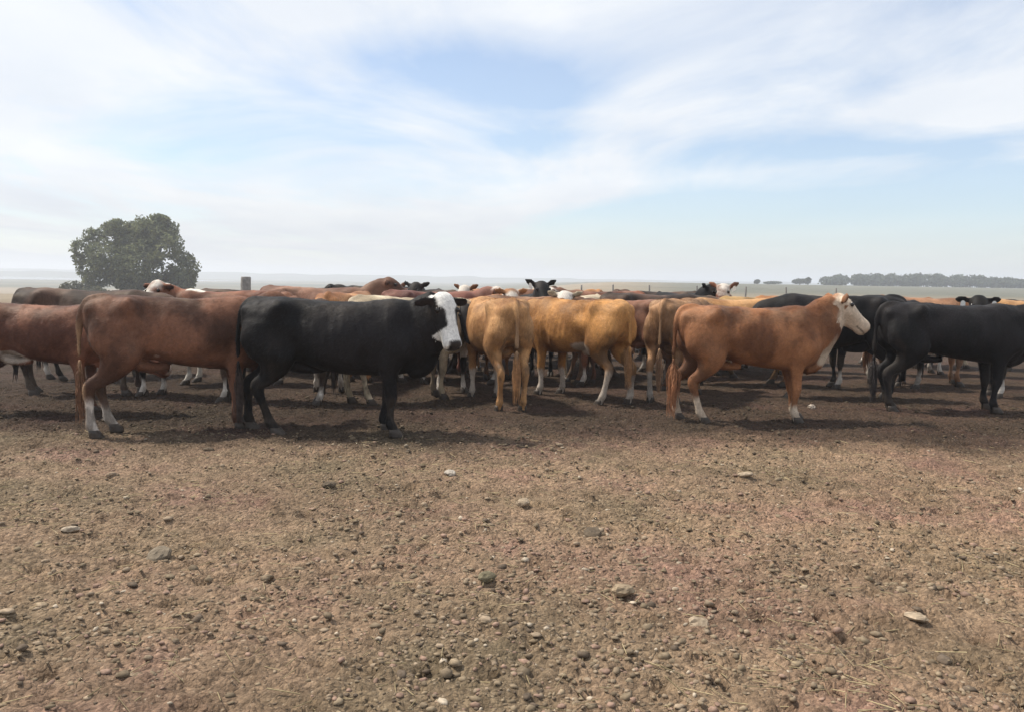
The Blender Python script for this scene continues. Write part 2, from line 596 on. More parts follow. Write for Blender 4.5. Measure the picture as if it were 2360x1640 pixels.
# a pale sheet of shallow water in the hollow on the far left
wm, wnt, wb = material('shallow_water')
wb.inputs['Base Color'].default_value = (0.10, 0.115, 0.12, 1)
wb.inputs['Roughness'].default_value = 0.12
wnz = N(wnt, 'ShaderNodeTexNoise', i_Scale=0.4, i_Detail=3)
wbp = N(wnt, 'ShaderNodeBump')
wbp.inputs['Strength'].default_value = 0.05
wnt.links.new(wnz.outputs['Fac'], wbp.inputs['Height'])
wnt.links.new(wbp.outputs[0], wb.inputs['Normal'])
t = np.linspace(0, 2 * math.pi, 72, endpoint=False)
rad = 1 + 0.25 * (fbm(np.column_stack([np.cos(t) * 1.5 + 5, np.sin(t) * 1.5 + 5]), 3, 4) - 0.5)
WV = np.column_stack([-640 + 330 * np.cos(t) * rad, 930 + 210 * np.sin(t) * rad, np.full(72, -5.3)])
tag(add_obj('lake', mesh_np('lake', WV, [tuple(range(72))]), wm), kind='structure')

# ------------------------------------------------------------------ cattle
def trunk_ring(x, zt, zb, w, zm, e=0.85, m=36):
    t = np.linspace(0, 2 * math.pi, m, endpoint=False)
    c, s = np.cos(t), np.sin(t)
    y = w * np.sign(c) * np.abs(c) ** e
    hz = np.where(s > 0, zt - zm, zm - zb)
    z = zm + hz * np.sign(s) * np.abs(s) ** np.where(s > 0, 0.95, e)
    return np.column_stack([np.full(m, x), y, z])

TRUNK = [  # x, top, bottom, half width, height of the widest point
    (-0.800, 1.125, 0.990, 0.060, 1.07),
    (-0.770, 1.185, 0.880, 0.140, 1.07),
    (-0.690, 1.225, 0.780, 0.200, 1.08),
    (-0.580, 1.248, 0.735, 0.235, 1.10),
    (-0.440, 1.258, 0.715, 0.255, 1.10),
    (-0.300, 1.250, 0.690, 0.250, 1.00),
    (-0.120, 1.236, 0.645, 0.275, 0.92),
    (0.080, 1.228, 0.605, 0.292, 0.87),
    (0.260, 1.234, 0.580, 0.282, 0.86),
    (0.420, 1.250, 0.562, 0.250, 0.87),
    (0.540, 1.258, 0.565, 0.228, 0.89),
    (0.660, 1.225, 0.600, 0.195, 0.90),
    (0.760, 1.150, 0.660, 0.145, 0.91),
    (0.815, 1.050, 0.740, 0.072, 0.90),
]
HEAD = [  # s along the face from poll to muzzle, top, bottom, half width
    (-0.035, 0.020, -0.080, 0.050),
    (0.000, 0.052, -0.125, 0.085),
    (0.065, 0.068, -0.172, 0.108),
    (0.140, 0.068, -0.206, 0.117),
    (0.225, 0.054, -0.202, 0.100),
    (0.305, 0.042, -0.172, 0.082),
    (0.380, 0.036, -0.148, 0.077),
    (0.435, 0.036, -0.146, 0.084),
    (0.480, 0.028, -0.134, 0.080),
    (0.508, -0.005, -0.105, 0.054),
]

def head_frame(poll, yaw, pitch):
    f = np.array([math.cos(pitch) * math.cos(yaw), math.cos(pitch) * math.sin(yaw), math.sin(pitch)])
    l = np.array([-math.sin(yaw), math.cos(yaw), 0.0])
    u = np.cross(f, l)
    return np.asarray(poll, float), f, l, u

# fill of small relief over the trunk: centre (mirrored), radius, amount along the normal
BUMPS = [((-0.45, 0.225, 1.195), 0.075, 0.042), ((-0.745, 0.105, 1.14), 0.055, 0.030),
         ((-0.29, 0.235, 1.10), 0.115, -0.044), ((-0.24, 0.25, 0.84), 0.14, -0.018),
         ((-0.60, 0.20, 1.17), 0.09, -0.020),
         ((0.47, 0.22, 0.98), 0.17, 0.020), ((0.63, 0.18, 0.80), 0.09, 0.026), ((0.50, 0.14, 1.20), 0.07, 0.012),
         ((0.30, 0.27, 0.74), 0.10, -0.020), ((0.34, 0.27, 1.05), 0.10, -0.018), ((0.62, 0.17, 1.02), 0.10, -0.016),
         ((-0.40, 0.23, 0.72), 0.09, 0.020), ((0.02, 0.30, 0.78), 0.24, 0.014),
         ((-0.66, 0.20, 0.90), 0.12, 0.014), ((-0.52, 0.24, 0.92), 0.10, -0.010)]
RIBS = [(x, 0.012) for x in (-0.14, -0.06, 0.02, 0.10, 0.18, 0.26)]

def lap_smooth(V, E, it, lam=0.5):
    n = len(V)
    deg = np.bincount(E.ravel(), minlength=n).astype(float)
    for _ in range(it):
        A = np.zeros_like(V)
        for d in range(3):
            A[:, d] = (np.bincount(E[:, 0], V[E[:, 1], d], n) + np.bincount(E[:, 1], V[E[:, 0], d], n))
        A /= np.maximum(deg, 1)[:, None]
        V = V + lam * (A - V)
    return V

LEGS = ('fl', 'fr', 'hl', 'hr')

def leg_chain(which, dx, dy=0.0):
    side = 1 if which[1] == 'l' else -1
    if which[0] == 'f':
        P = [(0.545, 0.150, 0.98), (0.520, 0.172, 0.84), (0.470, 0.175, 0.68), (0.468, 0.165, 0.54), (0.478, 0.158, 0.385),
             (0.476, 0.156, 0.345), (0.468, 0.155, 0.25), (0.462, 0.155, 0.145), (0.468, 0.155, 0.115), (0.492, 0.156, 0.065), (0.505, 0.157, 0.030)]
        a = [0.085, 0.090, 0.072, 0.052, 0.047, 0.045, 0.029, 0.034, 0.042, 0.035, 0.042]
        b = [0.150, 0.150, 0.106, 0.066, 0.055, 0.052, 0.033, 0.039, 0.047, 0.041, 0.050]
        top = 0.80
    else:
        P = [(-0.520, 0.150, 1.02), (-0.540, 0.160, 0.88), (-0.520, 0.168, 0.74), (-0.545, 0.166, 0.63), (-0.625, 0.158, 0.53), (-0.716, 0.152, 0.468),
             (-0.722, 0.150, 0.405), (-0.700, 0.150, 0.29), (-0.680, 0.150, 0.165), (-0.672, 0.150, 0.125), (-0.642, 0.151, 0.070), (-0.628, 0.152, 0.030)]
        a = [0.105, 0.118, 0.110, 0.080, 0.050, 0.044, 0.043, 0.031, 0.035, 0.043, 0.036, 0.043]
        b = [0.235, 0.235, 0.192, 0.130, 0.076, 0.060, 0.055, 0.037, 0.041, 0.048, 0.042, 0.051]
        top = 0.85
    P = np.array(P)
    P[:, 1] *= side
    k = np.clip(1 - P[:, 2] / top, 0, 1)
    P[:, 0] += dx * k
    P[:, 1] += dy * k
    return P, np.array(a), np.array(b)

def build_cow(c):
    """c: dict describing one animal. Returns its root empty."""
    name = c.get('name', 'cow')
    vox = c.get('vox', 0.022)
    fine = vox < 0.018
    sc = np.array(c.get('scale', (1, 1, 1)), float)
    fat = c.get('fat', 1.0)
    mb = MB()
    # trunk
    T = catmull(TRUNK, 3)
    bel = c.get('belly', 0.0)
    rings = []
    for x, zt, zb, w, zm in T:
        k = math.exp(-((x + 0.02) / 0.36) ** 2)
        rings.append(trunk_ring(x, zt, zb - bel * k, w * (1 + (fat - 1) * k), zm))
    mb.rings(rings)
    # head and neck
    poll, f, l, u = head_frame(c.get('poll', (1.05, 0, 1.36)), R(c.get('yaw', 0)), R(c.get('pitch', -45)))
    Hs = catmull(HEAD, 3)
    t = np.linspace(0, 2 * math.pi, 24, endpoint=False)
    ct, st = np.cos(t), np.sin(t)
    rr = []
    for s, tp, bt, w in Hs:
        mid, hh = tp * 0.35 + bt * 0.65 + 0.04, None
        zz_ = np.where(st > 0, (tp - mid) * np.abs(st) ** 0.9, -(mid - bt) * np.abs(st))
        yy_ = w * np.sign(ct) * np.abs(ct) ** 0.85 * np.where(st < 0, 1 - 0.45 * np.abs(st), 1)
        rr.append(poll + f * s + np.outer(yy_, l) + np.outer(mid + zz_, u))
    mb.rings(rr)
    nb = poll + f * 0.05 - u * 0.055
    base = np.array([0.36, 0, 0.945])
    mid1 = np.array([0.68, 0, 0.96]) + 0.10 * (nb - np.array([0.85, 0, 1.1]))
    mid2 = mid1 * 0.48 + nb * 0.52 + np.array([0.02, 0, 0.015])
    mb.tube([base, mid1, mid2, nb], [0.185, 0.176, 0.132, 0.092], [0.285, 0.282, 0.232, 0.150], m=24)
    jaw = poll + f * 0.20 - u * 0.15
    mb.tube([jaw, jaw * 0.5 + np.array([0.78, 0, 0.74]) * 0.5 - np.array([0, 0, 0.02]), (0.76, 0, 0.66), (0.62, 0, 0.575)],
            [0.030, 0.040, 0.062, 0.09], [0.05, 0.075, 0.095, 0.07], up=(1, 0, 0.2), m=14)
    # ears
    ear_tips = []
    droop = c.get('ear_droop', 0.15)
    for sd in (1, -1):
        e0 = poll + f * 0.035 + l * sd * 0.075 - u * 0.02
        d = l * sd * 0.95 - f * 0.18 - np.array([0, 0, droop])
        d /= np.linalg.norm(d)
        r = max(0.014, vox * 0.78)
        mb.tube([e0, e0 + d * 0.05, e0 + d * 0.12, e0 + d * 0.175, e0 + d * 0.205],
                [0.026, 0.046, 0.058, 0.040, 0.012], [r * 1.2, r, r, r, r * 0.8], up=tuple(u * 0.5 + f * 0.85), m=12)
        ear_tips.append((e0, d))
    # legs
    steps = c.get('steps', (0.03, -0.05, -0.06, 0.05))
    dys = c.get('splay', (0, 0, 0, 0))
    feet = []
    for w_, dx, dy in zip(LEGS, steps, dys):
        P, a, b = leg_chain(w_, dx, dy)
        k = 1.0 if fine else 1.04
        mb.tube(P, a * k, b * k, up=(1, 0, 0.001), m=16, n=4) if False else mb.tube(P, a * k, b * k, up=(1.0, 0.0, 0.0), m=16, n=4)
        feet.append(P[-1].copy())
    # udder or sheath, and the tail
    if c.get('udder', True):
        mb.tube([(-0.42, 0, 0.68), (-0.34, 0, 0.625), (-0.22, 0, 0.60), (-0.10, 0, 0.60)], [0.09, 0.10, 0.06, 0.03], [0.07, 0.06, 0.04, 0.03], m=14)
    sway = c.get('tail_sway', 0.0)
    tl = c.get('tail_len', 0.74)
    tz = 1.215
    tr = max(0.021, vox * 1.15)
    TP = [(-0.60, 0, 1.225), (-0.72, 0, 1.228), (-0.795, sway * 0.05, 1.17), (-0.838, sway * 0.25, 1.04),
          (-0.850, sway * 0.6, 1.04 - tl * 0.42), (-0.842, sway, 1.19 - tl)]
    mb.tube(TP, [0.05, 0.042, 0.034, tr * 1.1, tr, tr * 0.8], m=10)
    tail_end = np.array(TP[-1])
    me = mb.build('body')
    tmp = bpy.data.objects.new('tmp', me)
    COL.objects.link(tmp)
    md = tmp.modifiers.new('r', 'REMESH')
    md.mode = 'VOXEL'
    md.voxel_size = vox
    dg = bpy.context.evaluated_depsgraph_get()
    me2 = bpy.data.meshes.new_from_object(tmp.evaluated_get(dg))
    bpy.data.objects.remove(tmp)
    bpy.data.meshes.remove(me)
    me2.name = 'body'
    n = len(me2.vertices)
    V = np.empty(n * 3)
    me2.vertices.foreach_get('co', V)
    V = V.reshape(-1, 3)
    E = np.empty(len(me2.edges) * 2, np.int32)
    me2.edges.foreach_get('vertices', E)
    E = E.reshape(-1, 2)
    # strong smoothing where the masses meet, light on head, legs and tail
    Vs = lap_smooth(V, E, 3)
    Vb = lap_smooth(V, E, 14 if fine else 7)
    hd = (Vs - poll) @ f
    hr = np.linalg.norm(Vs - poll - np.outer(hd, f), axis=1)
    is_head = (hd > -0.06) & (hd < 0.60) & (hr < 0.26)
    wt_ = smooth(0.58, 0.74, Vs[:, 2]) * (1 - is_head) * smooth(-0.80, -0.74, Vs[:, 0])
    V = Vs + (Vb - Vs) * wt_[:, None]
    me2.vertices.foreach_set('co', V.astype(np.float32).ravel())
    me2.update()
    Nn = np.empty(n * 3)
    me2.vertices.foreach_get('normal', Nn)
    Nn = Nn.reshape(-1, 3)
    seed = c.get('seed', 1)
    for (bx, by, bz), r, am in BUMPS:
        for sd in (1, -1):
            d2 = ((V - np.array([bx, by * sd, bz])) ** 2).sum(1)
            V = V + Nn * (am * np.exp(-d2 / (r * r)))[:, None]
    for rx, am in RIBS:        # a hint of ribs
        cx = rx - 0.10 * (V[:, 2] - 0.95)
        V = V + Nn * (am * 0.35 * np.exp(-((V[:, 0] - cx) / 0.022) ** 2) * np.exp(-((V[:, 2] - 0.93) / 0.13) ** 2) * smooth(0.18, 0.24, np.abs(V[:, 1])))[:, None]
    # brow over each eye, nostrils
    for sd in (1, -1):
        pc = poll + f * 0.125 + l * sd * 0.105 + u * 0.045
        V = V + Nn * (0.010 * np.exp(-((V - pc) ** 2).sum(1) / 0.032 ** 2))[:, None]
        pc = poll + f * 0.496 + l * sd * 0.045 - u * 0.005
        V = V - Nn * (0.012 * np.exp(-((V - pc) ** 2).sum(1) / 0.016 ** 2))[:, None]
    lumps = fbm(V * np.array([6.5, 6.5, 4.5]) + seed * 3.1, 3, seed) - 0.5
    fold = 0.5 - np.abs(fbm(V * np.array([7.0, 5.0, 2.6]) + seed * 5.3, 2, seed + 9) - 0.5) * 2
    amp = smooth(0.5, 0.8, V[:, 2]) * (1 - 0.7 * is_head)
    V = V + Nn * ((0.024 * lumps + 0.014 * fold) * amp)[:, None]
    # ---- coat colours
    A = np.array(c['coat'][0]) * 0.68; B = np.array(c['coat'][1]) * 1.12
    nz = fbm(V * 3.2 + seed, 4, seed + 5)
    col = A + (B - A) * smooth(0.34, 0.66, nz)[:, None]
    col = col * (0.80 + 0.42 * fbm(V * np.array([9, 9, 5]) + 70 + seed, 3, seed + 60))[:, None]
    nz2 = (fbm(V * 9 + seed * 2, 3, seed + 40) - 0.5)
    ex = nz2 * 0.10
    def paint(mask, rgb):
        nonlocal col
        mask = np.clip(mask, 0, 1)[:, None]
        col = col * (1 - mask) + np.array(rgb) * mask
    hl_ = (V - poll) @ l
    hu_ = (V - poll) @ u
    hd = (V - poll) @ f
    is_head = (hd > -0.10) & (hd < 0.62) & (np.abs(hl_) < np.where(hd < 0.14, 0.30, 0.125)) & (np.abs(hu_) < 0.25)
    ear = is_head & (np.abs(hl_) > 0.112) & (hd < 0.12)
    white = np.array(c.get('white', (0.60, 0.55, 0.49)))
    marks = c.get('marks', ())
    if 'pale_under' in marks:      # lighter hair on belly, inner thighs and throat
        paint(smooth(0.72, 0.58, V[:, 2] + ex * 1.5) * smooth(-0.5, -0.3, V[:, 0]) * smooth(0.40, 0.30, V[:, 2]) * 0 +
              smooth(0.70, 0.57, V[:, 2] + ex) * smooth(0.30, 0.0, np.abs(V[:, 0] + 0.20)) * 0.6, white * np.array([0.95, 0.85, 0.72]))
    if 'white_belly' in marks:
        paint(smooth(0.655, 0.60, V[:, 2] + ex * 1.2) * smooth(0.42, 0.34, np.abs(V[:, 0] + 0.16)), white)
    if 'white_flank' in marks:
        d = np.linalg.norm((V - np.array([-0.27, 0, 0.66])) / np.array([0.20, 0.5, 0.085]), axis=1)
        paint(smooth(1.1, 0.8, d + ex * 4) * 0.85, white)
    if 'flank_spot' in marks:
        d = np.linalg.norm(V - np.array([-0.24, -0.20, 0.665]), axis=1)
        paint(smooth(0.075, 0.05, d), white)
    if 'white_brisket' in marks:
        d = np.linalg.norm((V - np.array([0.78, 0, 0.72])) / np.array([0.14, 0.10, 0.22]), axis=1)
        paint(smooth(1.15, 0.9, d + ex * 4), white)
        th = (hd > 0.0) & (hd < 0.30) & (hu_ < -0.10)
        paint(th * 1.0 * smooth(-0.10, -0.14, hu_), white)
    if 'white_throat' in marks:    # white running from jaw down the front of the neck
        Jp, Bp = poll + f * 0.10 - u * 0.17, np.array([0.80, 0, 0.72])
        q = Bp - Jp
        tt = np.clip(((V - Jp) @ q) / (q @ q), 0, 1)
        d = np.linalg.norm(V - Jp - np.outer(tt, q), axis=1)
        paint(smooth(0.135, 0.10, d + ex * 0.5), white * 0.85)
    if 'white_crest' in marks:
        nk = (V[:, 0] > 0.30) & (V[:, 2] > 1.12)
        paint(nk * ~ear * smooth(0.12, 0.08, np.abs(V[:, 1]) + ex), white)
    if 'white_shoulder' in marks:
        paint(~ear * smooth(0.10, 0.25, V[:, 0] + ex * 3) * smooth(0.9, 1.0, V[:, 2] + ex * 3) * smooth(-0.035, 0.02, ex + 0.02), white)
    if 'white_back' in marks:
        paint(smooth(0.13, 0.09, np.abs(V[:, 1]) + ex) * smooth(1.12, 1.18, V[:, 2]), white)
    if 'dark_front' in marks:
        paint(smooth(0.2, 0.6, V[:, 0] + ex * 2) * 0.5, A * 0.35)
    face = c.get('face', None)
    if face == 'white':
        paint((is_head & ~ear) * smooth(-0.04, 0.0, hd + ex * 0.3), white)
    elif face == 'blaze':       # white blaze, dark round the eyes and on the cheeks
        # white forehead, dark patches round both eyes and down the cheeks, white muzzle
        half = 0.085 - 0.045 * smooth(0.10, 0.17, hd) + 0.080 * smooth(0.29, 0.35, hd)
        m = smooth(half + 0.012, half - 0.006, np.abs(hl_) + ex * 0.2) * (hu_ > np.where(hd < 0.3, -0.08, -0.16)) * (hd < 0.56)
        paint(is_head * (~ear) * (hd > -0.045) * m, white * 1.05)
    elif face == 'brockle':
        m = smooth(0.02, 0.08, ex * 1.6 + 0.05)
        paint((is_head & ~ear) * smooth(-0.04, 0.0, hd) * m, white)
    nose = c.get('nose', (0.03, 0.024, 0.022))
    paint(is_head * smooth(0.430, 0.452, hd) * smooth(-0.085, -0.060, hu_) * smooth(0.068, 0.050, np.abs(hl_)), nose)
    for sd in (1, -1):
        pc = poll + f * 0.503 + l * sd * 0.045 - u * 0.01
        paint(smooth(0.024, 0.014, np.linalg.norm(V - pc, axis=1)), (0.01, 0.008, 0.008))
        pc = poll + f * 0.145 + l * sd * 0.110 + u * 0.018
        paint(smooth(0.042, 0.026, np.linalg.norm(V - pc, axis=1)) * c.get('eye_ring', 0.7), (0.03, 0.022, 0.018))
        e0, d = ear_tips[0 if sd > 0 else 1]
        tt = (V - e0) @ d
        rd = np.linalg.norm(V - e0 - np.outer(tt, d), axis=1)
        inner = ((V - e0) @ (f * 0.8 - u * 0.1)) > 0.004
        paint((tt > 0.03) * (tt < 0.19) * (rd < 0.045) * inner * 0.75, np.array([0.03, 0.02, 0.018]) if c.get('ear_dark', True) else white * 0.8)
    # mouth line
    paint(is_head * (hd > 0.36) * (hd < 0.53) * smooth(0.012, 0.006, np.abs(hu_ + 0.098)) * 0.7, (0.03, 0.02, 0.018))
    # socks: (leg index -> height)
    for k, h in c.get('socks', {}).items():
        P, a, b = leg_chain(LEGS[k], steps[k], dys[k])
        d = np.full(n, 9.0)
        for i in range(5, len(P) - 1):
            q = P[i + 1] - P[i]
            tt = np.clip(((V - P[i]) @ q) / (q @ q), 0, 1)
            d = np.minimum(d, np.linalg.norm(V - P[i] - np.outer(tt, q), axis=1))
        paint((d < 0.085) * smooth(h + 0.035, h - 0.04, V[:, 2] + ex * 1.6), white * 0.92)
    for k, h in c.get('dark_legs', {}).items():
        P, a, b = leg_chain(LEGS[k], steps[k], dys[k])
        d = np.min(np.linalg.norm(V[:, None, :2] - P[None, 5:, :2], axis=2), axis=1)
        paint((d < 0.10) * smooth(h + 0.1, h - 0.1, V[:, 2]), A * 0.5)
    # dung caked on the thighs and hocks, dust on the back
    dung = smooth(0.50, 0.60, fbm(V * np.array([8, 8, 5]) + 12 + seed * 1.7, 4, seed + 91)) * smooth(-0.30, -0.62, V[:, 0]) * smooth(1.05, 0.75, V[:, 2])
    paint(dung * c.get('dung', 0.6 if A.max() > 0.02 else 0.25), (0.060, 0.046, 0.034))
    dust = smooth(0.45, 0.70, fbm(V * 4.5 + 3 * seed, 4, seed + 33)) * smooth(1.02, 1.2, V[:, 2])
    paint(dust * c.get('dust', 0.22 if A.max() > 0.02 else 0.05), (0.27, 0.205, 0.145))
    # dried mud on the lower legs and belly: a stain with its own blotchy shape
    mud = smooth(0.48, 0.62, fbm(V * 6 + 30 + seed, 3, seed + 77)) * smooth(0.75, 0.15, V[:, 2]) * c.get('mud', 0.55)
    paint(mud, (0.115, 0.088, 0.066))
    if 'pale_tail' in marks:
        paint(smooth(-0.80, -0.83, V[:, 0]) * smooth(1.1, 0.9, V[:, 2]) * 0.7, np.array([0.38, 0.24, 0.14]))
    set_col(me2, col)
    V = V * sc
    me2.vertices.foreach_set('co', V.astype(np.float32).ravel())
    me2.update()
    shade_smooth(me2)
    x, y = c['at']
    hdg = R(c['heading'])
    gx_ = [x + math.cos(hdg) * p[0] * sc[0] - math.sin(hdg) * p[1] for p in feet]
    gy_ = [y + math.sin(hdg) * p[0] * sc[0] + math.cos(hdg) * p[1] for p in feet]
    z0 = float(np.mean(gheight(gx_, gy_))) - 0.004
    root = empty(name, (x, y, z0), hdg)
    tag(root, c['label'], c.get('cat', 'cow'), c.get('group', 'cattle of the herd'))
    add_obj('body', me2, M_coat, root)
    if fine:       # short coat hair that breaks the outline
        rs = np.random.default_rng(seed + 500)
        nf = len(me2.polygons)
        area = np.empty(nf); me2.polygons.foreach_get('area', area)
        cen = np.empty(nf * 3); me2.polygons.foreach_get('center', cen); cen = cen.reshape(-1, 3)
        nor = np.empty(nf * 3); me2.polygons.foreach_get('normal', nor); nor = nor.reshape(-1, 3)
        first = np.empty(nf, np.int32); me2.polygons.foreach_get('loop_start', first)
        lv = np.empty(len(me2.loops), np.int32); me2.loops.foreach_get('vertex_index', lv)
        nh = 26000
        pk = rs.choice(nf, nh, p=area / area.sum())
        hc = np.clip(col[lv[first[pk]]], 0.003, 1) * rs.uniform(0.78, 1.25, (nh, 1))
        p0 = cen[pk] + rs.normal(0, 0.005, (nh, 3)) - nor[pk] * 0.003
        hp = cen[pk] / sc - poll
        onhead = ((hp @ f) > -0.02) & (np.linalg.norm(hp - np.outer(hp @ f, f), axis=1) < 0.24) & ((hp @ f) < 0.6)
        flow = np.where(cen[pk][:, 2:3] < 0.5, np.array([[-0.1, 0, -1.0]]), np.array([[-0.75, 0, -0.65]]))
        flow = np.where(onhead[:, None], f[None], flow) + 0.9 * (np.column_stack([fbm(cen[pk] * 4 + 9 * q, 2, seed + q) for q in range(3)]) - 0.5) + rs.normal(0, 0.10, (nh, 3))
        flow = flow - nor[pk] * (flow * nor[pk]).sum(1, keepdims=True)
        flow /= np.linalg.norm(flow, axis=1, keepdims=True) + 1e-9
        ln = rs.uniform(0.018, 0.042, (nh, 1)) * np.where(onhead, 0.55, 1.0)[:, None] * c.get('shaggy', 1.0)
        tip = p0 + (flow * 0.88 + nor[pk] * rs.uniform(0.08, 0.34, (nh, 1))) * ln
        sdv = np.cross(flow, nor[pk]) * 0.0022
        HV = np.stack([p0 + sdv, p0 - sdv, tip], 1).reshape(-1, 3)
        hme = mesh_np('hair', HV, np.arange(3 * nh).reshape(nh, 3))
        set_col(hme, np.repeat(hc, 3, axis=0))
        add_obj('hair', hme, M_hair, root)
    # eyes
    for sd in (1, -1):
        e = MB()
        ec = poll + f * 0.145 + l * sd * 0.099 + u * 0.018
        tt = np.linspace(0.05, math.pi - 0.05, 7)
        e.rings([ec + 0.023 * (math.cos(q) * f + math.sin(q) * (np.outer(np.cos(t[::2]), l) + np.outer(np.sin(t[::2]), u))) for q in tt])
        em = e.build('eye')
        shade_smooth(em)
        eo = add_obj('eye', em, M_eye, root)
        eo.scale = tuple(sc)
    # hooves: two claws each
    for k, fpos in enumerate(feet):
        h = MB()
        front = np.array([1.0, 0, 0])
        for cl in (1, -1):
            cx, cy = fpos[0], fpos[1] + cl * 0.024
            m = 10
            tq = np.linspace(0, 2 * math.pi, m, endpoint=False)
            rg = []
            for zq, ra, rb, off in ((0.075, 0.022, 0.040, -0.012), (0.050, 0.026, 0.050, -0.002), (0.012, 0.029, 0.062, 0.014), (-0.006, 0.028, 0.060, 0.016)):
                rg.append(np.column_stack([cx + off + rb * np.cos(tq), cy + ra * np.sin(tq), np.full(m, zq)]))
            h.rings(rg)
        hm = h.build('hoof')
        shade_smooth(hm)
        ho = add_obj('hoof', hm, M_hoof, root)
        ho.scale = tuple(sc)
    # tail switch: a tuft of tapering locks
    if c.get('switch', True):
        rs = np.random.default_rng(seed + 100)
        tw = MB()
        sl = c.get('switch_len', 0.30)
        nlock = 95 if fine else 16
        for i in range(nlock):
            a0 = rs.uniform(0, 2 * math.pi)
            r0 = rs.uniform(0, 0.016)
            ln = sl * rs.uniform(0.35, 1.08)
            up_ = rs.uniform(0, 0.20)
            sp = rs.normal(0, 0.024, 2) * c.get('switch_spread', 0.8)
            p0 = tail_end + np.array([math.cos(a0) * r0 - 0.0, math.sin(a0) * r0, up_])
            p1 = p0 + np.array([sp[0] * 0.9 + math.cos(a0) * 0.010, sp[1] * 0.9 + math.sin(a0) * 0.010, -ln * 0.4])
            p2 = tail_end + np.array([sp[0] * 0.8 + 0.02 * math.sin(7 * sp[1] / 0.02), sp[1] * 0.9, -ln])
            p2[2] = max(p2[2], 0.03)
            wdt = 0.0027 if fine else 0.011
            tw.tube([p0, p1, p2], [wdt, wdt * 1.25, 0.0015], m=4, n=2, up=(1, 0, 0.1))
        tm = tw.build('tail_switch')
        base_c = np.array(c.get('switch_col', tuple(A * 0.8)))
        vv = np.empty(len(tm.vertices) * 3)
        tm.vertices.foreach_get('co', vv)
        vv = vv.reshape(-1, 3)
        set_col(tm, base_c * (0.6 + 0.9 * vnoise(vv * 40, 3))[:, None])
        to = add_obj('tail_switch', tm, M_hair, root)
        to.scale = tuple(sc)
    # plastic ear tags
    for sd in c.get('tags', ()):
        e0, d = ear_tips[0 if sd > 0 else 1]
        g = MB()
        pc = e0 + d * 0.11 + f * 0.022 - np.array([0, 0, 0.035])
        hw, hh = d * 0.030, np.array([0, 0, 0.040])
        nrm = np.cross(hw, hh); nrm = nrm / np.linalg.norm(nrm) * 0.002
        q = [pc - hw - hh, pc + hw - hh, pc + hw * 0.9 + hh * 0.5, pc + hw * 0.35 + hh, pc - hw * 0.35 + hh, pc - hw * 0.9 + hh * 0.5]
        VV = [p - nrm for p in q] + [p + nrm for p in q]
        k = len(q)
        g.add(VV, [tuple(range(k))[::-1], tuple(range(k, 2 * k))] + [(i, (i + 1) % k, k + (i + 1) % k, k + i) for i in range(k)])
        add_obj('ear_tag', g.build('ear_tag'), M_tag, root).scale = tuple(sc)
    return root

# base coats (sunlit hair would look brighter than these)
LIVER = ((0.098, 0.045, 0.028), (0.178, 0.082, 0.049))
BLACK = ((0.0045, 0.0042, 0.005), (0.010, 0.0085, 0.0095))
TAN = ((0.370, 0.180, 0.070), (0.460, 0.255, 0.112))
GOLD = ((0.350, 0.160, 0.050), (0.450, 0.225, 0.075))
RUST = ((0.195, 0.078, 0.034), (0.295, 0.130, 0.058))
REDB = ((0.128, 0.050, 0.031), (0.212, 0.090, 0.053))
CREAM = ((0.46, 0.37, 0.25), (0.56, 0.47, 0.34))
DARKB = ((0.040, 0.026, 0.020), (0.085, 0.050, 0.036))
ORANGE = ((0.300, 0.125, 0.050), (0.400, 0.200, 0.090))
FV, BV = 0.0145, 0.0265

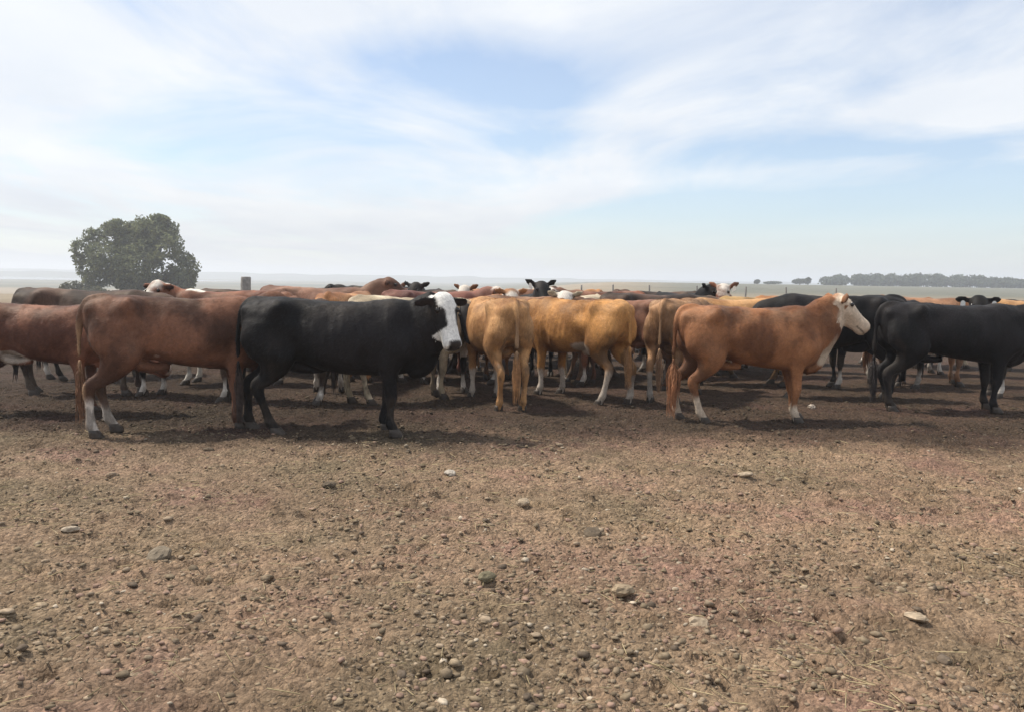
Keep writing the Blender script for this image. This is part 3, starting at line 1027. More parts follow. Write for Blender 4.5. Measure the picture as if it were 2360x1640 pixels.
COWS = [
 # ---- front row
 dict(label='liver-brown cow at the left edge with its rump cut off by the frame', at=(-5.02, 9.05), heading=2, scale=(0.95, 0.97, 0.93), coat=REDB,
      poll=(1.00, 0.0, 0.78), pitch=-30, steps=(0.0, 0.05, -0.08, -0.05), marks=('white_flank',), vox=FV, seed=2, nose=(0.40, 0.31, 0.26)),
 dict(label='brown cow with white hind socks standing left of the black white-faced cow', at=(-3.20, 8.20), heading=27, scale=(1.03, 1.03, 1.035), coat=LIVER,
      poll=(1.00, 0.16, 1.26), yaw=20, pitch=-50, steps=(0.06, 0.0, 0.06, -0.12), marks=('flank_spot', 'pale_tail'), socks={2: 0.27, 3: 0.34}, white=(0.68, 0.62, 0.56), mud=0.2, vox=FV, seed=3,
      tail_len=0.72, switch_len=0.34, switch_col=(0.18, 0.095, 0.055), switch_spread=0.9, fat=0.97),
 dict(label='big black cow with white blazed face turned to the camera', at=(-1.68, 8.14), heading=1, scale=(1.11, 1.04, 1.03), coat=BLACK,
      poll=(0.92, -0.17, 1.30), yaw=-54, pitch=-66, steps=(-0.10, 0.02, -0.16, 0.15), face='blaze', white=(0.66, 0.65, 0.62), marks=(), vox=FV, seed=4, fat=1.0, belly=0.045,
      eye_ring=1.0, mud=0.25, tail_len=0.76, switch_len=0.34, switch_col=(0.06, 0.045, 0.04), switch_spread=0.5, ear_droop=0.3),
 dict(label='tan cow with its rump to the camera and tail hanging straight down', at=(-0.20, 10.32), heading=107, scale=(1.02, 1.0, 1.025), coat=TAN,
      poll=(1.0, 0.1, 1.12), pitch=-60, steps=(0.04, -0.03, 0.02, -0.04), splay=(0, 0, -0.02, 0.02), marks=('pale_under', 'pale_tail'), socks={0: 0.36, 1: 0.36}, vox=FV, seed=5, fat=1.03,
      tail_len=0.70, switch_len=0.36, switch_col=(0.36, 0.19, 0.085), mud=0.3, white=(0.52, 0.45, 0.38)),
 dict(label='golden-tan cow with pale shins standing turned away to the left', at=(0.84, 10.82), heading=131, scale=(1.02, 1.03, 1.02), coat=GOLD,
      poll=(1.02, 0.0, 1.10), pitch=-60, steps=(0.05, -0.05, 0.08, -0.06), splay=(0, 0, 0.03, -0.03), marks=('white_flank', 'pale_under'), socks={0: 0.34, 1: 0.34, 2: 0.40, 3: 0.36}, vox=FV, seed=6, fat=1.02,
      belly=0.02, tail_len=0.66, switch_len=0.3, switch_col=(0.32, 0.17, 0.075), mud=0.3, white=(0.56, 0.49, 0.42)),
 dict(label='brownish-tan cow seen from behind, half hidden by the white-faced red cow', at=(2.18, 11.15), heading=64, scale=(1.03, 1.0, 1.03), coat=((0.26, 0.135, 0.062), (0.35, 0.20, 0.105)),
      poll=(1.0, -0.12, 1.16), pitch=-50, steps=(0.03, -0.03, -0.03, 0.05), socks={2: 0.40, 3: 0.3}, marks=('pale_tail',), vox=FV, seed=7,
      tail_len=0.72, switch_len=0.3, switch_col=(0.25, 0.15, 0.09), mud=0.35),
 dict(label='red-brown cow with white face in profile and four white feet', at=(2.59, 9.26), heading=6, scale=(1.0, 1.0, 1.005), coat=RUST,
      poll=(0.985, 0.03, 1.365), yaw=0, pitch=-41, steps=(0.14, 0.0, -0.10, 0.10), socks={0: 0.14, 1: 0.19, 2: 0.30, 3: 0.30}, face='white', white=(0.58, 0.47, 0.36),
      marks=('white_throat',), vox=FV, seed=8, tail_len=0.72, switch_len=0.40, switch_col=(0.32, 0.145, 0.07), switch_spread=1.1, nose=(0.40, 0.29, 0.23), mud=0.12, dung=0.3, eye_ring=0.45, ear_droop=-0.1),
 dict(label='large black cow standing side-on at the right with its legs in view', at=(5.32, 10.30), heading=2, scale=(1.11, 1.05, 1.035), coat=BLACK,
      poll=(1.0, -0.10, 1.20), yaw=-20, pitch=-50, steps=(0.02, -0.06, 0.06, -0.07), socks={}, vox=FV, seed=9, mud=0.2, belly=-0.01, tail_len=0.8, switch_col=(0.03, 0.025, 0.025)),
 dict(label='black cow standing behind the white face of the red-brown cow', at=(4.30, 11.35), heading=176, scale=(1.10, 1.05, 1.10), coat=BLACK,
      poll=(1.0, 0.0, 0.98), pitch=-62, steps=(0.05, -0.12, 0.05, -0.05), vox=0.018, seed=10, mud=0.2),
 dict(label='black cow with white ear tags looking over the side-on black cow at right', at=(7.20, 11.80), heading=186, scale=(1.05, 1.03, 1.02), coat=BLACK,
      poll=(0.93, 0.22, 1.34), yaw=72, pitch=-50, tags=(1, -1), ear_droop=0.05, vox=0.018, seed=11, mud=0.3, socks={0: 0.25}),
 # ---- behind them
 dict(label='dark brown cow standing behind the two brown cows on the left', at=(-5.25, 10.55), heading=6, scale=(1.05, 1.03, 1.04), coat=DARKB, poll=(1.02, 0, 1.1), pitch=-55, seed=12),
 dict(label='red-brown cow with a white head raised in front of the big tree', at=(-3.95, 11.85), heading=186, scale=(1.03, 1.0, 1.04), coat=REDB, poll=(0.88, 0.10, 1.34), yaw=62, pitch=-52,
      face='brockle', eye_ring=0.15, ear_droop=0.25, marks=('white_crest',), white=(0.66, 0.62, 0.55), seed=13, socks={0: .3, 1: .3, 2: .3, 3: .3}),
 dict(label='reddish-brown cow in the middle distance above the black cow\'s back', at=(-3.0, 13.1), heading=4, scale=(1.06, 1.04, 1.08), coat=((0.20, 0.10, 0.068), (0.28, 0.15, 0.10)), poll=(1.0, 0.0, 1.37), pitch=-35, seed=14, socks={2: .25, 3: .25}, marks=('dark_front',)),
 dict(label='orange-tan cow seen rump-first just behind the black cow\'s back', at=(-2.28, 11.75), heading=80, scale=(1.0, 1.0, 1.035), coat=ORANGE, poll=(1.02, 0.1, 1.18), pitch=-45, seed=15, socks={2: .28, 3: .28}),
 dict(label='dark grey-brown cow behind the orange-tan cow', at=(-1.65, 13.9), heading=172, scale=(1.05, 1.0, 1.05), coat=DARKB, poll=(1.0, 0.0, 1.25), pitch=-40, seed=16),
 dict(label='cream cow behind the blazed face of the black cow', at=(-1.30, 10.45), heading=38, scale=(0.98, 0.96, 1.02), coat=CREAM, poll=(1.02, 0.0, 1.12), pitch=-60, seed=17, mud=0.8),
 dict(label='red cow facing the camera with raised ears in the far rank', at=(-2.15, 15.6), heading=-84, scale=(1, 1, 1.06), coat=REDB, poll=(0.96, 0.0, 1.31), pitch=-52, yaw=25, seed=18, ear_droop=-0.2, face='white'),
 dict(label='black cow facing the camera in the far rank', at=(-1.45, 15.0), heading=-98, scale=(1, 1, 1.05), coat=BLACK, poll=(0.98, 0.0, 1.35), pitch=-50, yaw=-20, seed=19, ear_droop=-0.2),
 dict(label='maroon cow looking over behind the blazed face of the black cow', at=(-1.20, 12.9), heading=25, scale=(1, 1, 1.05), coat=((0.13, 0.05, 0.04), (0.2, 0.085, 0.062)), poll=(0.98, -0.1, 1.30), yaw=-30, pitch=-40, seed=20, face='blaze'),
 dict(label='black cow in the shade between the blazed black cow and the tan rump', at=(-0.95, 11.75), heading=-72, scale=(1.0, 1.0, 1.0), coat=BLACK, poll=(0.98, 0.05, 1.16), pitch=-55, seed=21, socks={0: .24, 1: .24}, mud=0.3, marks=('white_brisket',)),
 dict(label='white-faced red cow with pricked ears above the tan cow\'s back', at=(-0.72, 15.4), heading=-95, scale=(1, 1, 1.05), coat=RUST, poll=(0.98, 0.0, 1.31), pitch=-52, yaw=-28, seed=22, face='white', ear_droop=-0.25),
 dict(label='brown white-faced cow looking over the tan rump', at=(-0.42, 13.4), heading=-66, scale=(1, 1, 1.03), coat=ORANGE, poll=(0.97, 0.0, 1.31), pitch=-50, seed=23, face='brockle', ear_droop=-0.1),
 dict(label='brown cow standing crosswise behind the tan rump', at=(0.25, 12.45), heading=184, scale=(1.02, 1, 1.02), coat=((0.17, 0.085, 0.05), (0.25, 0.14, 0.085)), poll=(1.0, 0.0, 1.05), pitch=-58, seed=24, socks={0: .2, 1: .3}),
 dict(label='black cow with head held high above the golden-tan cow', at=(0.55, 14.0), heading=-100, scale=(1.02, 1, 1.06), coat=BLACK, poll=(0.98, 0.05, 1.38), pitch=-42, yaw=25, seed=25, ear_droop=-0.35, tags=(-1,)),
 dict(label='cream-faced cow beside the high-headed black cow', at=(1.12, 13.3), heading=-112, scale=(1, 1, 1.02), coat=CREAM, poll=(0.98, 0.0, 1.30), pitch=-55, yaw=20, seed=26, face='white', ear_droop=-0.1),
 dict(label='dark brown cow standing crosswise behind the golden-tan rump', at=(2.25, 13.6), heading=3, scale=(1.08, 1.0, 1.05), coat=DARKB, poll=(1.0, 0.0, 1.15), pitch=-48, seed=27),
 dict(label='black cow with pricked ears in the far rank above the red-brown cow\'s rump', at=(2.95, 15.3), heading=-70, scale=(1, 1, 1.05), coat=BLACK, poll=(0.98, 0.0, 1.38), pitch=-45, yaw=35, seed=28, ear_droop=-0.35),
 dict(label='white-faced maroon cow in the far rank above the red-brown cow\'s back', at=(3.65, 15.1), heading=-100, scale=(1, 1, 1.06), coat=REDB, poll=(0.98, 0.0, 1.38), pitch=-50, yaw=-15, seed=29, face='brockle', ear_droop=-0.35, tags=(1,)),
 dict(label='tan cow standing crosswise behind the red-brown cow\'s back', at=(3.35, 12.75), heading=176, scale=(1.0, 1, 1.02), coat=TAN, poll=(1.0, 0.1, 1.08), pitch=-58, seed=30, socks={0: .3, 1: .3}),
 dict(label='golden cow behind the red-brown cow\'s shoulder', at=(4.05, 13.9), heading=18, scale=(1.0, 1, 1.03), coat=((0.33, 0.20, 0.075), (0.42, 0.27, 0.12)), poll=(1.0, 0, 1.15), pitch=-50, seed=31),
 dict(label='brown cow whose back shows above the side-on black cow at right', at=(6.35, 13.1), heading=1, scale=(1.06, 1.02, 1.075), coat=((0.25, 0.12, 0.062), (0.34, 0.175, 0.095)), poll=(1.02, 0.0, 1.1), pitch=-50, seed=32, socks={2: .3, 3: .3}),
 dict(label='tan cow far right in the back rank', at=(8.6, 14.3), heading=172, scale=(1.04, 1, 1.05), coat=TAN, poll=(1.0, 0.0, 1.12), pitch=-50, seed=33, socks={0: .3, 3: .3}),
 dict(label='brown cow deep in the herd behind the maroon cow', at=(-0.15, 16.9), heading=14, scale=(1.03, 1, 1.05), coat=LIVER, poll=(0.95, 0.0, 1.3), pitch=-40, seed=34),
 dict(label='black cow deep in the herd standing crosswise behind the two facing cows', at=(-2.75, 17.6), heading=178, scale=(1.05, 1, 1.06), coat=BLACK, poll=(0.95, 0.0, 1.25), pitch=-45, seed=35),
 dict(label='red-brown cow deep in the herd behind the high-headed black cow', at=(1.75, 16.6), heading=186, scale=(1.05, 1, 1.05), coat=REDB, poll=(0.95, 0.0, 1.28), pitch=-45, seed=36, face='white'),
 dict(label='dark cow deep in the herd left of the reddish-brown cow', at=(-4.75, 15.2), heading=8, scale=(1.05, 1, 1.0), coat=DARKB, poll=(0.98, 0.0, 1.1), pitch=-50, seed=37),
 dict(label='tan cow deep in the herd behind the golden cow', at=(5.35, 16.2), heading=10, scale=(1.03, 1, 1.02), coat=ORANGE, poll=(0.95, 0.0, 1.15), pitch=-50, seed=38, socks={0: .3, 1: .3}),
 dict(label='rusty cow deep in the herd behind the standing brown back on the right', at=(7.3, 16.4), heading=182, scale=(1.03, 1, 1.02), coat=RUST, poll=(0.95, 0.0, 1.1), pitch=-50, seed=39, socks={2: .3, 1: .3}),
 dict(label='dark brown cow in the shade behind the blazed black cow\'s belly', at=(-2.9, 10.1), heading=172, scale=(0.97, 1, 0.98), coat=DARKB, poll=(0.95, 0.05, 0.95), pitch=-62, seed=40, socks={0: .26, 2: .26}),
 dict(label='brown cow in the shade behind the golden-tan cow\'s shoulder', at=(1.55, 12.2), heading=160, scale=(0.98, 1, 1.0), coat=LIVER, poll=(0.95, 0.05, 1.0), pitch=-62, seed=41, socks={0: .26, 3: .26}),
 dict(label='black cow half hidden behind the rump of the brown white-socked cow', at=(-5.95, 12.3), heading=40, scale=(0.95, 0.95, 0.96), coat=BLACK, poll=(0.98, 0.0, 1.0), pitch=-60, seed=42, socks={2: .24}),
 dict(label='red cow with pale shins among the legs left of the thick grey post', at=(-4.35, 13.6), heading=150, scale=(0.98, 1, 0.95), coat=REDB, poll=(0.98, 0.0, 1.0), pitch=-60, seed=43, socks={0: .3, 1: .3, 2: .3, 3: .3}),
 dict(label='rusty cow standing lengthwise in the gap left of the reddish-brown cow', at=(-3.55, 14.9), heading=95, scale=(0.97, 1, 1.0), coat=RUST, poll=(0.95, 0.0, 1.2), pitch=-55, seed=44, socks={2: .3, 3: .3}),
 dict(label='black cow in the second rank under the brown cow\'s neck', at=(-4.0, 10.35), heading=165, scale=(0.96, 0.97, 0.96), coat=BLACK, poll=(0.95, 0.0, 0.9), pitch=-65, seed=45, socks={0: .22, 1: .2}, mud=0.3),
 dict(label='dark red cow in the second rank with white shins under the black cow\'s belly', at=(-1.95, 12.65), heading=-20, scale=(0.95, 0.97, 0.94), coat=REDB, poll=(0.95, 0.0, 0.9), pitch=-65, seed=46, socks={0: .35, 1: .35, 2: .35, 3: .3}),
 dict(label='black cow lengthwise between the tan rump and the golden-tan cow', at=(0.38, 15.4), heading=88, scale=(0.98, 1, 1.0), coat=BLACK, poll=(0.95, 0.0, 1.1), pitch=-55, seed=47),
 dict(label='brown cow with white shins behind the legs of the golden-tan cow', at=(1.0, 14.9), heading=12, scale=(0.95, 1, 0.95), coat=LIVER, poll=(0.95, 0.0, 0.95), pitch=-60, seed=48, socks={0: .35, 1: .3, 2: .35, 3: .3}),
 dict(label='black cow with a white foot behind the red-brown cow\'s rump', at=(2.7, 14.35), heading=170, scale=(0.95, 1, 0.95), coat=BLACK, poll=(0.95, 0.0, 0.95), pitch=-60, seed=49, socks={0: .3}),
 dict(label='dark brown cow behind the golden cow, back just showing', at=(4.6, 15.0), heading=165, scale=(1.0, 1, 1.0), coat=DARKB, poll=(0.95, 0.0, 1.0), pitch=-60, seed=50, socks={0: .3, 3: .3}),
 dict(label='black cow beyond the two black cows on the right', at=(5.25, 12.55), heading=186, scale=(1.0, 1, 1.03), coat=BLACK, poll=(0.95, 0.0, 1.0), pitch=-60, seed=51, socks={0: .25, 2: .25}),
 dict(label='red cow with white shins behind the belly of the side-on black cow at right', at=(6.9, 14.6), heading=15, scale=(0.96, 1, 0.97), coat=REDB, poll=(0.95, 0.0, 0.95), pitch=-60, seed=52, socks={0: .35, 1: .35, 2: .35, 3: .35}),
 dict(label='pale cream cow in the right background between brown backs', at=(8.0, 15.9), heading=8, scale=(0.98, 1, 1.0), coat=CREAM, poll=(0.95, 0.0, 1.1), pitch=-55, seed=53),
 dict(label='black cow farthest right in the back rank', at=(9.6, 15.6), heading=178, scale=(1.02, 1, 1.03), coat=BLACK, poll=(0.95, 0.0, 1.05), pitch=-55, seed=54),
 dict(label='brown cow at the back of the herd left of the far black crosswise cow', at=(-4.3, 18.2), heading=172, scale=(1.02, 1, 1.02), coat=LIVER, poll=(0.95, 0.0, 1.2), pitch=-50, seed=55),
 dict(label='orange-brown cow at the very back behind the white-faced far pair', at=(0.9, 18.7), heading=5, scale=(1.02, 1, 1.04), coat=ORANGE, poll=(0.95, 0.0, 1.25), pitch=-45, seed=56),
 dict(label='dark cow at the very back above the brownish-tan rump', at=(3.2, 18.2), heading=176, scale=(1.02, 1, 1.05), coat=DARKB, poll=(0.95, 0.0, 1.25), pitch=-45, seed=57),
]
for c in COWS:
    c.setdefault('vox', BV)
    build_cow(c)

# cattle far off in the stubble below: too small to show parts
far_src = None
FAR = [('black', 62, BLACK), ('brown', 68, REDB), ('tan', 84, TAN), ('black', 92, BLACK), ('brown', 107, DARKB), ('red', 119, RUST), ('black', 127, BLACK), ('brown', 142, LIVER)]
SPOT = ['leftmost tiny black cow in the far stubble field', 'tiny brown cow right beside the leftmost far black cow', 'tiny tan cow third from the left in the far field',
        'tiny black cow fourth from the left in the far field', 'tiny dark brown cow in the middle of the far row', 'tiny red cow third from the right in the far row',
        'tiny black cow second from the right in the far row', 'rightmost tiny brown cow in the far row near the tree']
for k, ((cn, px, coat), lb) in enumerate(zip(FAR, SPOT)):
    d = 262 + 9 * ((k * 5) % 4)
    mb = MB()
    mb.rings([trunk_ring(x, zt, zb, w, zm, m=12) for x, zt, zb, w, zm in TRUNK])
    for w_ in LEGS:
        P, a, b = leg_chain(w_, 0.05 * (-1) ** k)
        mb.tube(P[[0, 2, 4, 7, 10]], a[[0, 2, 4, 7, 10]] * 1.2, b[[0, 2, 4, 7, 10]] * 1.2, up=(1, 0, 0), m=6, n=1)
    low = k % 2
    mb.tube([(0.5, 0, 1.0), (0.85, 0, 0.95 if low else 1.15), (1.05, 0, 0.7 if low else 1.32)], [0.16, 0.12, 0.09], [0.25, 0.17, 0.11], m=8, n=2)
    mb.tube([(1.0, 0, 0.72 if low else 1.34), (1.2, 0, 0.42 if low else 1.18), (1.38, 0, 0.2 if low else 1.05)], [0.09, 0.10, 0.06], [0.12, 0.12, 0.07], m=8, n=2)
    me = mb.build('far_cow')
    set_col(me, np.array(coat[0]))
    shade_smooth(me)
    x = (px - 1148) / 1912 * d
    o = add_obj('cow', me, M_coat)
    o.location = (x, d, float(terrain(x, d)))
    o.rotation_euler = (0, 0, R((k * 67) % 360))
    tag(o, lb, 'cow', 'tiny cattle in the far field')
# ------------------------------------------------------------------ trees
def leaf_cloud(clusters, n, size, rs, cols, upbias=0.2):
    """clusters: (centre, radii, weight). n leaf clumps as small bent quads through the volume"""
    w = np.array([c[2] for c in clusters], float)
    pick = rs.choice(len(clusters), n, p=w / w.sum())
    C = np.array([c[0] for c in clusters])[pick]
    Rr = np.array([c[1] for c in clusters])[pick]
    d = rs.normal(size=(n, 3))
    d /= np.linalg.norm(d, axis=1, keepdims=True)
    r = rs.uniform(0.25, 1, n) ** 0.45
    r *= 1 + 0.28 * (fbm(d * 2.3 + pick[:, None] * 7.7, 3, 3) - 0.5) * 2
    P = C + d * Rr * r[:, None]
    # open gaps: drop leaves where a coarse noise is low
    keep = fbm(P * (1.1 / max(0.2, Rr.mean() * 0.5)), 3, 12) > 0.41
    P, d, pick = P[keep], d[keep], pick[keep]
    n = len(P)
    a = rs.normal(size=(n, 3)) + d * 0.6 + np.array([0, 0, upbias])
    a /= np.linalg.norm(a, axis=1, keepdims=True)
    b = np.cross(a, rs.normal(size=(n, 3)))
    b /= np.linalg.norm(b, axis=1, keepdims=True)
    c = np.cross(a, b)
    s = size * rs.uniform(0.55, 1.35, n)[:, None]
    V = np.stack([P + b * s, P + c * s * 0.55 + a * s * 0.12, P - b * s, P - c * s * 0.55 + a * s * 0.12], 1).reshape(-1, 3)
    F = np.arange(4 * n).reshape(n, 4)
    t = np.clip(fbm(P * 0.9, 3, 31) * 1.4 - 0.2 + rs.normal(0, 0.15, n), 0, 1)
    col = np.array(cols[0]) + (np.array(cols[1]) - np.array(cols[0])) * t[:, None]
    return V, F, np.repeat(col, 4, axis=0)

def make_tree(name, label, cat, loc, clusters, n, size, seed, limbs, cols, group=None):
    rs = np.random.default_rng(seed)
    root = empty(name, loc)
    tag(root, label, cat, group)
    V, F, c = leaf_cloud(clusters, n, size, rs, cols)
    me = mesh_np('crown', V, F)
    set_col(me, c)
    add_obj('crown', me, M_leaf, root)
    tb = MB()
    for pts, r0, r1 in limbs:
        tb.tube(pts, np.linspace(r0, r1, len(pts)), m=8, n=3, up=(0.3, 0.9, 0.1))
    tm = tb.build('trunk')
    shade_smooth(tm)
    add_obj('trunk', tm, M_bark, root)
    return root

GREEN = ((0.066, 0.084, 0.042), (0.190, 0.205, 0.105))
d = 110.0
kx = d / 1912.0
def tp(px, py, dy=0.0):          # picture-plane sketch of the crown turned into metres about its trunk
    return ((px - 305) * kx, dy, (655 - py) * kx)
CL = [(tp(345, 512, 0.5), (3.0, 3.2, 2.2), 1.6), (tp(375, 545, -1.5), (2.7, 3.0, 2.5), 1.4), (tp(300, 530, 1.0), (3.0, 3.0, 2.5), 1.5), (tp(270, 505, -0.5), (1.9, 2.2, 1.2), 0.7),
      (tp(260, 575, -1.5), (2.8, 3.0, 2.6), 1.4), (tp(330, 585, -2.4), (3.4, 3.0, 2.8), 1.9), (tp(400, 590, 0.8), (2.3, 2.8, 2.3), 1.2), (tp(415, 622, -0.8), (1.6, 2.2, 1.3), 0.7),
      (tp(360, 625, 1.2), (2.8, 2.4, 1.4), 0.9), (tp(300, 622, -1.0), (2.4, 2.4, 1.3), 0.8), (tp(215, 525, 0.4), (1.5, 1.8, 1.3), 0.34), (tp(190, 548, -0.6), (1.5, 1.6, 1.2), 0.26),
      (tp(200, 592, 0.5), (1.8, 1.9, 1.7), 0.42), (tp(225, 620, -0.8), (1.8, 1.7, 1.1), 0.36), (tp(178, 572, 0.0), (0.8, 1.0, 0.8), 0.07), (tp(355, 484, 0), (1.4, 1.6, 0.8), 0.35)]
TX = (305 - 1148) * kx
LM = [([(0.4, 0, -0.6), (0.3, 0, 1.2), (0.9, 0.2, 3.2), (2.2, 0.3, 6.5)], 0.42, 0.10), ([(0.3, 0, 0.6), (-1.0, 0.2, 2.6), (-2.4, -0.2, 5.0)], 0.26, 0.08),
      ([(-0.3, 0, -0.6), (-2.2, 0.1, 1.6), (-4.6, 0.1, 3.6), (-6.2, -0.2, 5.8)], 0.22, 0.05), ([(0.6, 0, 0.8), (2.6, -0.3, 2.4), (4.8, 0.2, 4.0)], 0.24, 0.07),
      ([(-3.4, 0.1, 2.6), (-5.4, 0.3, 2.9), (-6.9, 0.2, 3.2)], 0.10, 0.04), ([(0.4, 0, 1.6), (0.8, 0.6, 4.2), (1.2, 0.4, 8.0)], 0.24, 0.06)]
make_tree('broadleaf_tree', 'big spreading broadleaf tree standing alone on the left', 'tree', (TX, d, float(terrain(TX, d)) - 0.1), CL, 36000, 0.22, 5, LM, GREEN)
# low scrub at its left foot
for k, (px, py, rx, rz, n, lb) in enumerate(((168, 632, 1.7, 0.8, 900, 'low grey-green bush at the left foot of the big tree'),
                                            (212, 645, 1.5, 0.6, 700, 'small bush between the low bush and the big tree\'s trunk'))):
    dd = 104.0 - 3 * k
    x = (px - 1148) / 1912 * dd
    z = float(terrain(x, dd))
    h = (611.5 - py) / 1912 * dd + EYE - z
    make_tree('bush', lb, 'bush', (x, dd, z), [((0, 0, h * 0.55), (rx, rx * 0.8, max(rz, h * 0.5)), 1), ((rx * 0.8, 0, h * 0.35), (rx * 0.7, rx * 0.6, h * 0.4), 0.6)],
              n, 0.22, 40 + k, [([(0, 0, -0.1), (0.1, 0, h * 0.4), (0.5, 0.1, h * 0.8)], 0.08, 0.03)], ((0.06, 0.066, 0.046), (0.13, 0.13, 0.085)))

# shelter belt on the right: one far mass, with single trees standing clear of it
rs = np.random.default_rng(77)
DB = 360.0
cl = []
for px in np.arange(1850, 2420, 6.0):
    x = (px - 1148) / 1912 * DB
    h = (4.0 + 1.3 * vnoise(np.array([[px * 0.021, 0.5]]), 4)[0]) * (0.72 + 0.28 * float(smooth(1850, 1905, px))) * (1 - 0.28 * float(smooth(2180, 2290, px)))
    h *= 0.90 + 0.2 * rs.random()
    if abs(px - 1900) < 5 or abs(px - 2188) < 5:
        continue
    cl.append(((x, DB + rs.uniform(-6, 10), terrain(x, DB) + h * 0.52), (2.3, 5.0, h * 0.55), 1.0))
V, F, c = leaf_cloud(cl, 30000, 0.62, rs, ((0.055, 0.075, 0.05), (0.11, 0.13, 0.085)))
me = mesh_np('tree_belt', V, F)
set_col(me, c)
tag(add_obj('tree_belt', me, M_leaf), 'hazy grey-green belt of trees along the right horizon', 'trees', kind='stuff')
ST = [(1788, 625, 637, 2.6, 1.0, 'small round tree left of the tree belt on the right horizon'), (1806, 623, 637, 1.1, 1.0, 'narrow upright tree close to the left end of the tree belt'),
      (1693, 628, 637, 1.0, 1.0, 'little lone tree on the grassy rise above the herd'), (1728, 632, 637, 3.2, 0.7, 'low wide thicket on the grassy rise left of the round tree')]
for k, (px, top, bot, rx, fz, lb) in enumerate(ST):
    dd = 340.0
    x = (px - 1148) / 1912 * dd
    z = float(terrain(x, dd))
    h = (609 + 0.0163 * px - top) / 1912 * dd + EYE - z
    make_tree('far_tree', lb, 'tree', (x, dd, z), [((0, 0, h * 0.58), (rx, rx, h * 0.45), 1.0), ((rx * 0.5, 0, h * 0.7), (rx * 0.6, rx, h * 0.3), 0.5), ((-rx * 0.5, 0.3, h * 0.5), (rx * 0.6, rx, h * 0.35), 0.5)],
              700, 0.42, 60 + k, [([(0, 0, -0.2), (0, 0, h * 0.3), (0.1, 0, h * 0.7)], 0.22, 0.08)], ((0.040, 0.055, 0.035), (0.085, 0.10, 0.06)), 'trees on the far rise')

# ------------------------------------------------------------------ fence and strainer post
def post_mesh(w, h, round_=False, seed=1):
    mb = MB()
    m = 10 if round_ else 4
    tq = np.linspace(0, 2 * math.pi, m, endpoint=False) + math.pi / 4
    rr = []
    rs = np.random.default_rng(seed)
    for z, k in ((-0.4, 1.03), (0, 1.02), (h * 0.4, 0.99), (h * 0.8, 0.97), (h - 0.03, 0.96), (h, 0.80)):
        rad = w * 0.5 * k * (1 if round_ else 1.35)
        off = rs.normal(0, w * 0.02, 2)
        rr.append(np.column_stack([rad * np.cos(tq) + off[0], rad * np.sin(tq) + off[1], np.full(m, z)]))
    mb.rings(rr)
    me = mb.build('post')
    if round_:
        shade_smooth(me)
    return me
fy = 58.0
fx = [(px - 1148) / 1912 * fy for px in (1301, 1372, 1454, 1560, 1668, 1760, 1871)]
fz = [float(terrain(x, fy)) for x in fx]
fr = empty('wire_fence', (fx[0], fy, fz[0]))
tag(fr, 'wire fence with thin dark posts behind the herd', 'fence')
pm = post_mesh(0.12, 1.10, True)
for x, z in zip(fx, fz):
    po = add_obj('post', pm, M_post, fr)
    po.location = (x - fx[0], 0, z - fz[0])
    po.rotation_euler = (0, 0.05 * math.sin(x * 7), x)
for h in (0.35, 0.65, 0.95):
    mb = MB()
    mb.tube([(x - fx[0], -0.1, z - fz[0] + h) for x, z in zip(fx, fz)], 0.004, m=4, n=1)
    add_obj('wire', mb.build('wire'), M_wire, fr)
sx, sy = (550 - 1148) / 1912 * 30.0, 30.0
so = add_obj('strainer_post', post_mesh(0.36, 1.46 - float(terrain(sx, sy)), True, 5), M_post)
so.location = (sx, sy, float(terrain(sx, sy)))
tag(so, 'thick grey wooden post sticking up behind the brown cow\'s head', 'post')

# ------------------------------------------------------------------ clods, stones and straw on the ground
ICO = []
ph = (1 + 5 ** 0.5) / 2
for a, b in ((-1, ph), (1, ph), (-1, -ph), (1, -ph)):
    ICO.append((a, b, 0))
for a, b in ((-1, ph), (1, ph), (-1, -ph), (1, -ph)):
    ICO.append((0, a, b))
for a, b in ((ph, -1), (ph, 1), (-ph, -1), (-ph, 1)):
    ICO.append((a, 0, b))
ICO = np.array(ICO) / math.hypot(1, ph)
ICF = np.array([(0, 11, 5), (0, 5, 1), (0, 1, 7), (0, 7, 10), (0, 10, 11), (1, 5, 9), (5, 11, 4), (11, 10, 2), (10, 7, 6), (7, 1, 8),
                (3, 9, 4), (3, 4, 2), (3, 2, 6), (3, 6, 8), (3, 8, 9), (4, 9, 5), (2, 4, 11), (6, 2, 10), (8, 6, 7), (9, 8, 1)])
rs = np.random.default_rng(21)
n = 30000
yy = 2.3 + (11.0 - 2.3) * rs.random(n) ** 1.25
xx = rs.uniform(-0.72, 0.72, n) * yy
clump = fbm(np.column_stack([xx, yy]) * 1.1, 3, 61)
keep = rs.random(n) < smooth(0.30, 0.62, clump) * 0.9 + 0.12
xx, yy = xx[keep], yy[keep]
n = len(xx)
sz = np.clip(rs.lognormal(math.log(0.0078), 0.42, n), 0.004, 0.024)
zz_ = gheight(xx, yy)
st = rs.uniform(0.6, 1.5, (n, 3)) * np.array([1.15, 1.0, 0.62])
ang = rs.uniform(0, 6.28, n)
J = ICO[None] * (1 + rs.normal(0, 0.16, (n, 12, 1))) * st[:, None] * sz[:, None, None]
ca, sa = np.cos(ang)[:, None], np.sin(ang)[:, None]
V = np.stack([J[..., 0] * ca - J[..., 1] * sa, J[..., 0] * sa + J[..., 1] * ca, J[..., 2]], -1)
V += np.column_stack([xx, yy, zz_ + sz * 0.18])[:, None]
F = (ICF[None] + (np.arange(n) * 12)[:, None, None]).reshape(-1, 3)
pal = np.array([(0.225, 0.175, 0.118), (0.175, 0.135, 0.092), (0.265, 0.205, 0.145), (0.255, 0.172, 0.13), (0.12, 0.092, 0.068), (0.38, 0.32, 0.245)])
